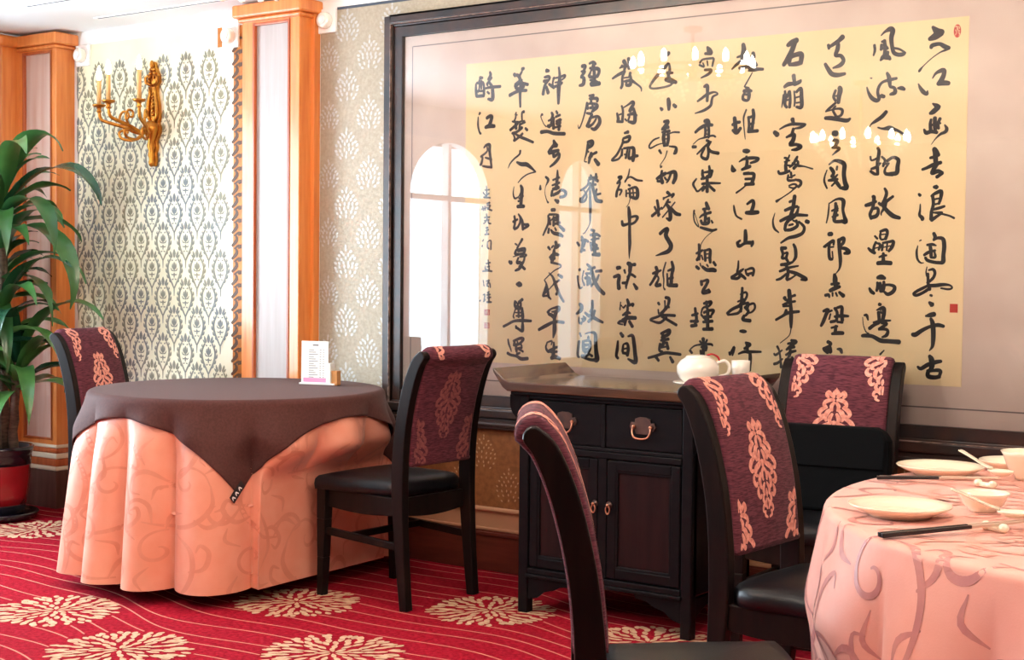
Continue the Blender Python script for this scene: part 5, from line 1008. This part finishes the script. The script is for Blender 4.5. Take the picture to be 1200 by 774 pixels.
# ------------------------------------------------------------------ place settings on the pink table
TT = RZ+.0012
def plate(x, y, r, label):
    mb = MB(); k = r/.1
    mb.lathe([(0, .004), (.052*k, .004), (.055*k, 0), (.060*k, 0), (.062*k, .004), (.084*k, .013), (.099*k, .021), (.1*k, .024), (.098*k, .025), (.082*k, .018), (.064*k, .010), (.060*k, .009), (0, .009)], 56)
    o = mb.build('plate', M_porcelain_y, loc=(x, y, TT)); return tag(o, label, 'plate', 'dinner plates on the pink table')
plate(-.985, 2.790, .102, 'ivory dinner plate nearest the camera on the pink cloth')
plate(-1.118, 3.447, .104, 'ivory dinner plate at the far edge of the pink cloth')
plate(-1.00, 3.66, .085, 'small ivory plate half hidden behind the far spoon')
def bowl(x, y, s, label, zs=1.0):
    mb = MB()
    mb.lathe([(0, .004*s), (.022*s, .004*s), (.023*s, 0), (.027*s, 0), (.028*s, .006*s), (.042*s, .022*s), (.050*s, .046*s), (.055*s, .054*s), (.053*s, .0545*s), (.047*s, .044*s), (.038*s, .022*s), (.022*s, .010*s), (0, .009*s)], 44)
    mb.v = [(a, b, c*zs) for a, b, c in mb.v]
    o = mb.build('rice_bowl', M_porcelain_y, loc=(x, y, TT)); return tag(o, label, 'bowl', 'ivory bowls on the pink table')
bowl(-.868, 2.955, .98, 'small ivory bowl right of the nearest plate', .74)
bowl(-.918, 3.500, 1.25, 'ivory bowl at the right edge beside the far spoon')
def spoon(x, y, ang, label, z):
    t = thing('soup_spoon', label, 'spoon', (x, y, z), math.radians(ang), 'porcelain spoons on the pink table')
    mb = MB()
    def bw(u, v):
        a = 2*PI*u; r = v
        ex, ey = .032*r*math.cos(a), .021*r*math.sin(a)
        return (ex, ey, .002+.012*r**2.4)
    mb.grid(bw, 24, 6, closed=True)
    o = mb.build('spoon_bowl', M_porcelain_y, t, weld=True); md = o.modifiers.new('shell', 'SOLIDIFY'); md.thickness = .0028; md.offset = 1
    mb = MB()
    pts = crom([(-.028, 0, .012, .017), (-.050, 0, .018, .013), (-.080, 0, .030, .012), (-.112, 0, .042, .015), (-.120, 0, .044, .010)], 4)
    vs = []
    for px, py, pz, pw in pts: vs += [(px, -pw/2, pz+.003), (px, 0, pz), (px, pw/2, pz+.003), (px, pw/2-.001, pz+.006), (px, 0, pz+.004), (px, -pw/2+.001, pz+.006)]
    fs = [[q*6+i, q*6+(i+1) % 6, (q+1)*6+(i+1) % 6, (q+1)*6+i] for q in range(len(pts)-1) for i in range(6)]+[[5, 4, 3, 2, 1, 0], [(len(pts)-1)*6+i for i in range(6)]]
    mb.add(vs, fs, 0, True); mb.build('spoon_handle', M_porcelain_y, t)
    return t
def rest(x, y, ang, label):
    t = thing('chopstick_rest', label, 'chopstick rest', (x, y, TT), math.radians(ang), 'porcelain chopstick rests')
    mb = MB(); mb.sphere((0, -.020, .009), .010, 14, 10, sq=(1.1, 1, .9)); mb.sphere((0, .020, .009), .010, 14, 10, sq=(1.1, 1, .9))
    mb.tube([(0, -.022, .008), (0, -.008, .006), (0, .008, .006), (0, .022, .008)], [.008, .006, .006, .008], 12); mb.build('rest_body', M_porcelain_y, t)
    return t
def chopstick(a, b, split, label, z0, z1):
    A, B = Vector((a[0], a[1], z0)), Vector((b[0], b[1], z1)); d = B-A
    t = thing('chopstick', label, 'chopstick', (a[0], a[1], z0), 0, 'black-handled chopsticks')
    L = d*split
    mb = MB(); mb.bar((0, 0, 0), L, .0085, .0085, .0068, .0068); mb.build('grip', M_stick, t, bevel=.001)
    mb = MB(); mb.bar(L, d, .0064, .0064, .0035, .0035); mb.build('tip', M_tip, t, bevel=.001)
    return t
ZS = TT+.006
rest(-.778, 2.728, 68, 'little ivory chopstick rest in front of the near bowl')
rest(-.965, 3.300, 68, 'little ivory chopstick rest beside the far plate')
chopstick((-.931, 2.527), (-.700, 2.850), .49, 'black-handled chopstick in front of the nearest plate, leaning on its rest', ZS, TT+.0195)
chopstick((-.922, 2.519), (-.688, 2.841), .49, 'black-handled chopstick lying closest to the table edge before the nearest plate', ZS, TT+.0195)
chopstick((-1.205, 3.268), (-.945, 3.345), .52, 'black-handled chopstick in front of the far plate, leaning on its rest', ZS, TT+.0195)
chopstick((-1.207, 3.256), (-.945, 3.332), .52, 'black-handled chopstick on the camera side of the pair before the far plate', ZS, TT+.0195)
spoon(-.760, 2.795, 8, 'ivory soup spoon resting between the near bowl and the chopsticks', TT+.018)
spoon(-.955, 3.385, -22, 'ivory soup spoon at the far setting, handle up over the plate', TT+.018)

# ------------------------------------------------------------------ potted dracaena by the windows
px_, py_ = -6.235, 4.40
plant = thing('potted_plant', 'tall dracaena in a red and navy glazed pot beside the pilaster', 'plant', (px_, py_, 0))
mb = MB(); mb.lathe([(0, 0), (.165, 0), (.195, .012), (.205, .034), (.200, .040), (.180, .026), (0, .022)], 48); mb.build('pot_saucer', M_pot_band, plant)
mb = MB(); mb.lathe([(0, .026), (.125, .026), (.135, .032), (.142, .075), (.1425, .078)], 48); mb.build('pot_foot_band', M_pot_band, plant)
mb = MB(); mb.lathe([(.1425, .078), (.152, .13), (.160, .20), (.166, .275), (.167, .278)], 48, smooth=True); mb.build('pot', M_pot, plant)
mb = MB(); mb.lathe([(.167, .278), (.171, .33), (.176, .345), (.182, .356), (.182, .368), (.176, .372), (.162, .368), (.158, .345), (.155, .320)], 48); mb.build('pot_rim', M_pot_band, plant)
mb = MB(); mb.lathe([(0, .338), (.08, .336), (.157, .330)], 36); mb.build('soil', M_soil, plant)
canes = [((.02, .02), (.035, .00), 1.62, .036), ((-.06, .03), (-.10, .05), 1.25, .032), ((.06, -.05), (.09, -.07), 1.02, .028), ((.09, .03), (.12, .03), .80, .024)]
for (ax, ay), (bx_, by_), z, r in canes:
    mb = MB(); pts = []
    for k in range(9):
        t = k/8; pts.append((ax+(bx_-ax)*t+.008*math.sin(k*1.7), ay+(by_-ay)*t+.008*math.cos(k*2.1), .33+(z-.33)*t))
    mb.tube(pts, [r*(1.05-.25*k/8)*(1+.05*(k % 2)) for k in range(9)], 14); mb.build('cane', M_cane, plant)
LR = random.Random(5)
def dleaf(base, az, ln, el, droop, wd, m, twist=0.0):
    mb = MB(); n = 14; p = Vector(base); e = el; vs = []
    step = ln/n
    for i in range(n+1):
        t = i/n
        d = Vector((math.cos(az)*math.cos(e), math.sin(az)*math.cos(e), math.sin(e)))
        side = Vector((-math.sin(az), math.cos(az), 0)); up = side.cross(d)*-1
        ta = twist*t; s2 = side*math.cos(ta)+up*math.sin(ta); u2 = up*math.cos(ta)-side*math.sin(ta)
        w_ = wd*(min(1, .35+t*2.2) if t < .35 else 1)*(1-max(0, (t-.45)/.55)**1.7)+.0012
        rp = .004*math.sin(t*17+az*5)
        vs += [p-s2*w_+u2*(w_*.22+rp), p-s2*w_*.5+u2*w_*.05, p-u2*w_*.06, p+s2*w_*.5+u2*w_*.05, p+s2*w_+u2*(w_*.22-rp)]
        p = p+d*step; e -= droop/n*(.35+1.3*t)
    fs = [[i*5+j, i*5+j+1, (i+1)*5+j+1, (i+1)*5+j] for i in range(n) for j in range(4)]
    mb.add(vs, fs, 0, True); return mb.build('leaf', m, plant, weld=False)
LM = [M_leaf, M_leaf, M_leaf2, M_leaf3]
for ci, ((ax, ay), (bx_, by_), z, r) in enumerate(canes):
    n = (38, 36, 32, 28)[ci]
    for k in range(n):
        az = k*2.39996+ci; t = k/n
        el = .15+1.15*t+LR.uniform(-.12, .12); ln = LR.uniform(.64, .88)*(1-.18*t)
        dr = 2.35-.35*t+LR.uniform(-.25, .3)
        dirx, diry = math.cos(az), math.sin(az)
        if diry > .25: ln *= .50; el += .25; dr *= .8      # leaves towards the wall are shorter and steeper
        if dirx < -.2: ln *= .30; el = max(el, 1.0); dr *= .8
        dleaf((bx_+dirx*r*.8, by_+diry*r*.8, z-.16+.20*t), az, ln, el, dr, LR.uniform(.036, .056), LR.choice(LM), LR.uniform(-.5, .5))
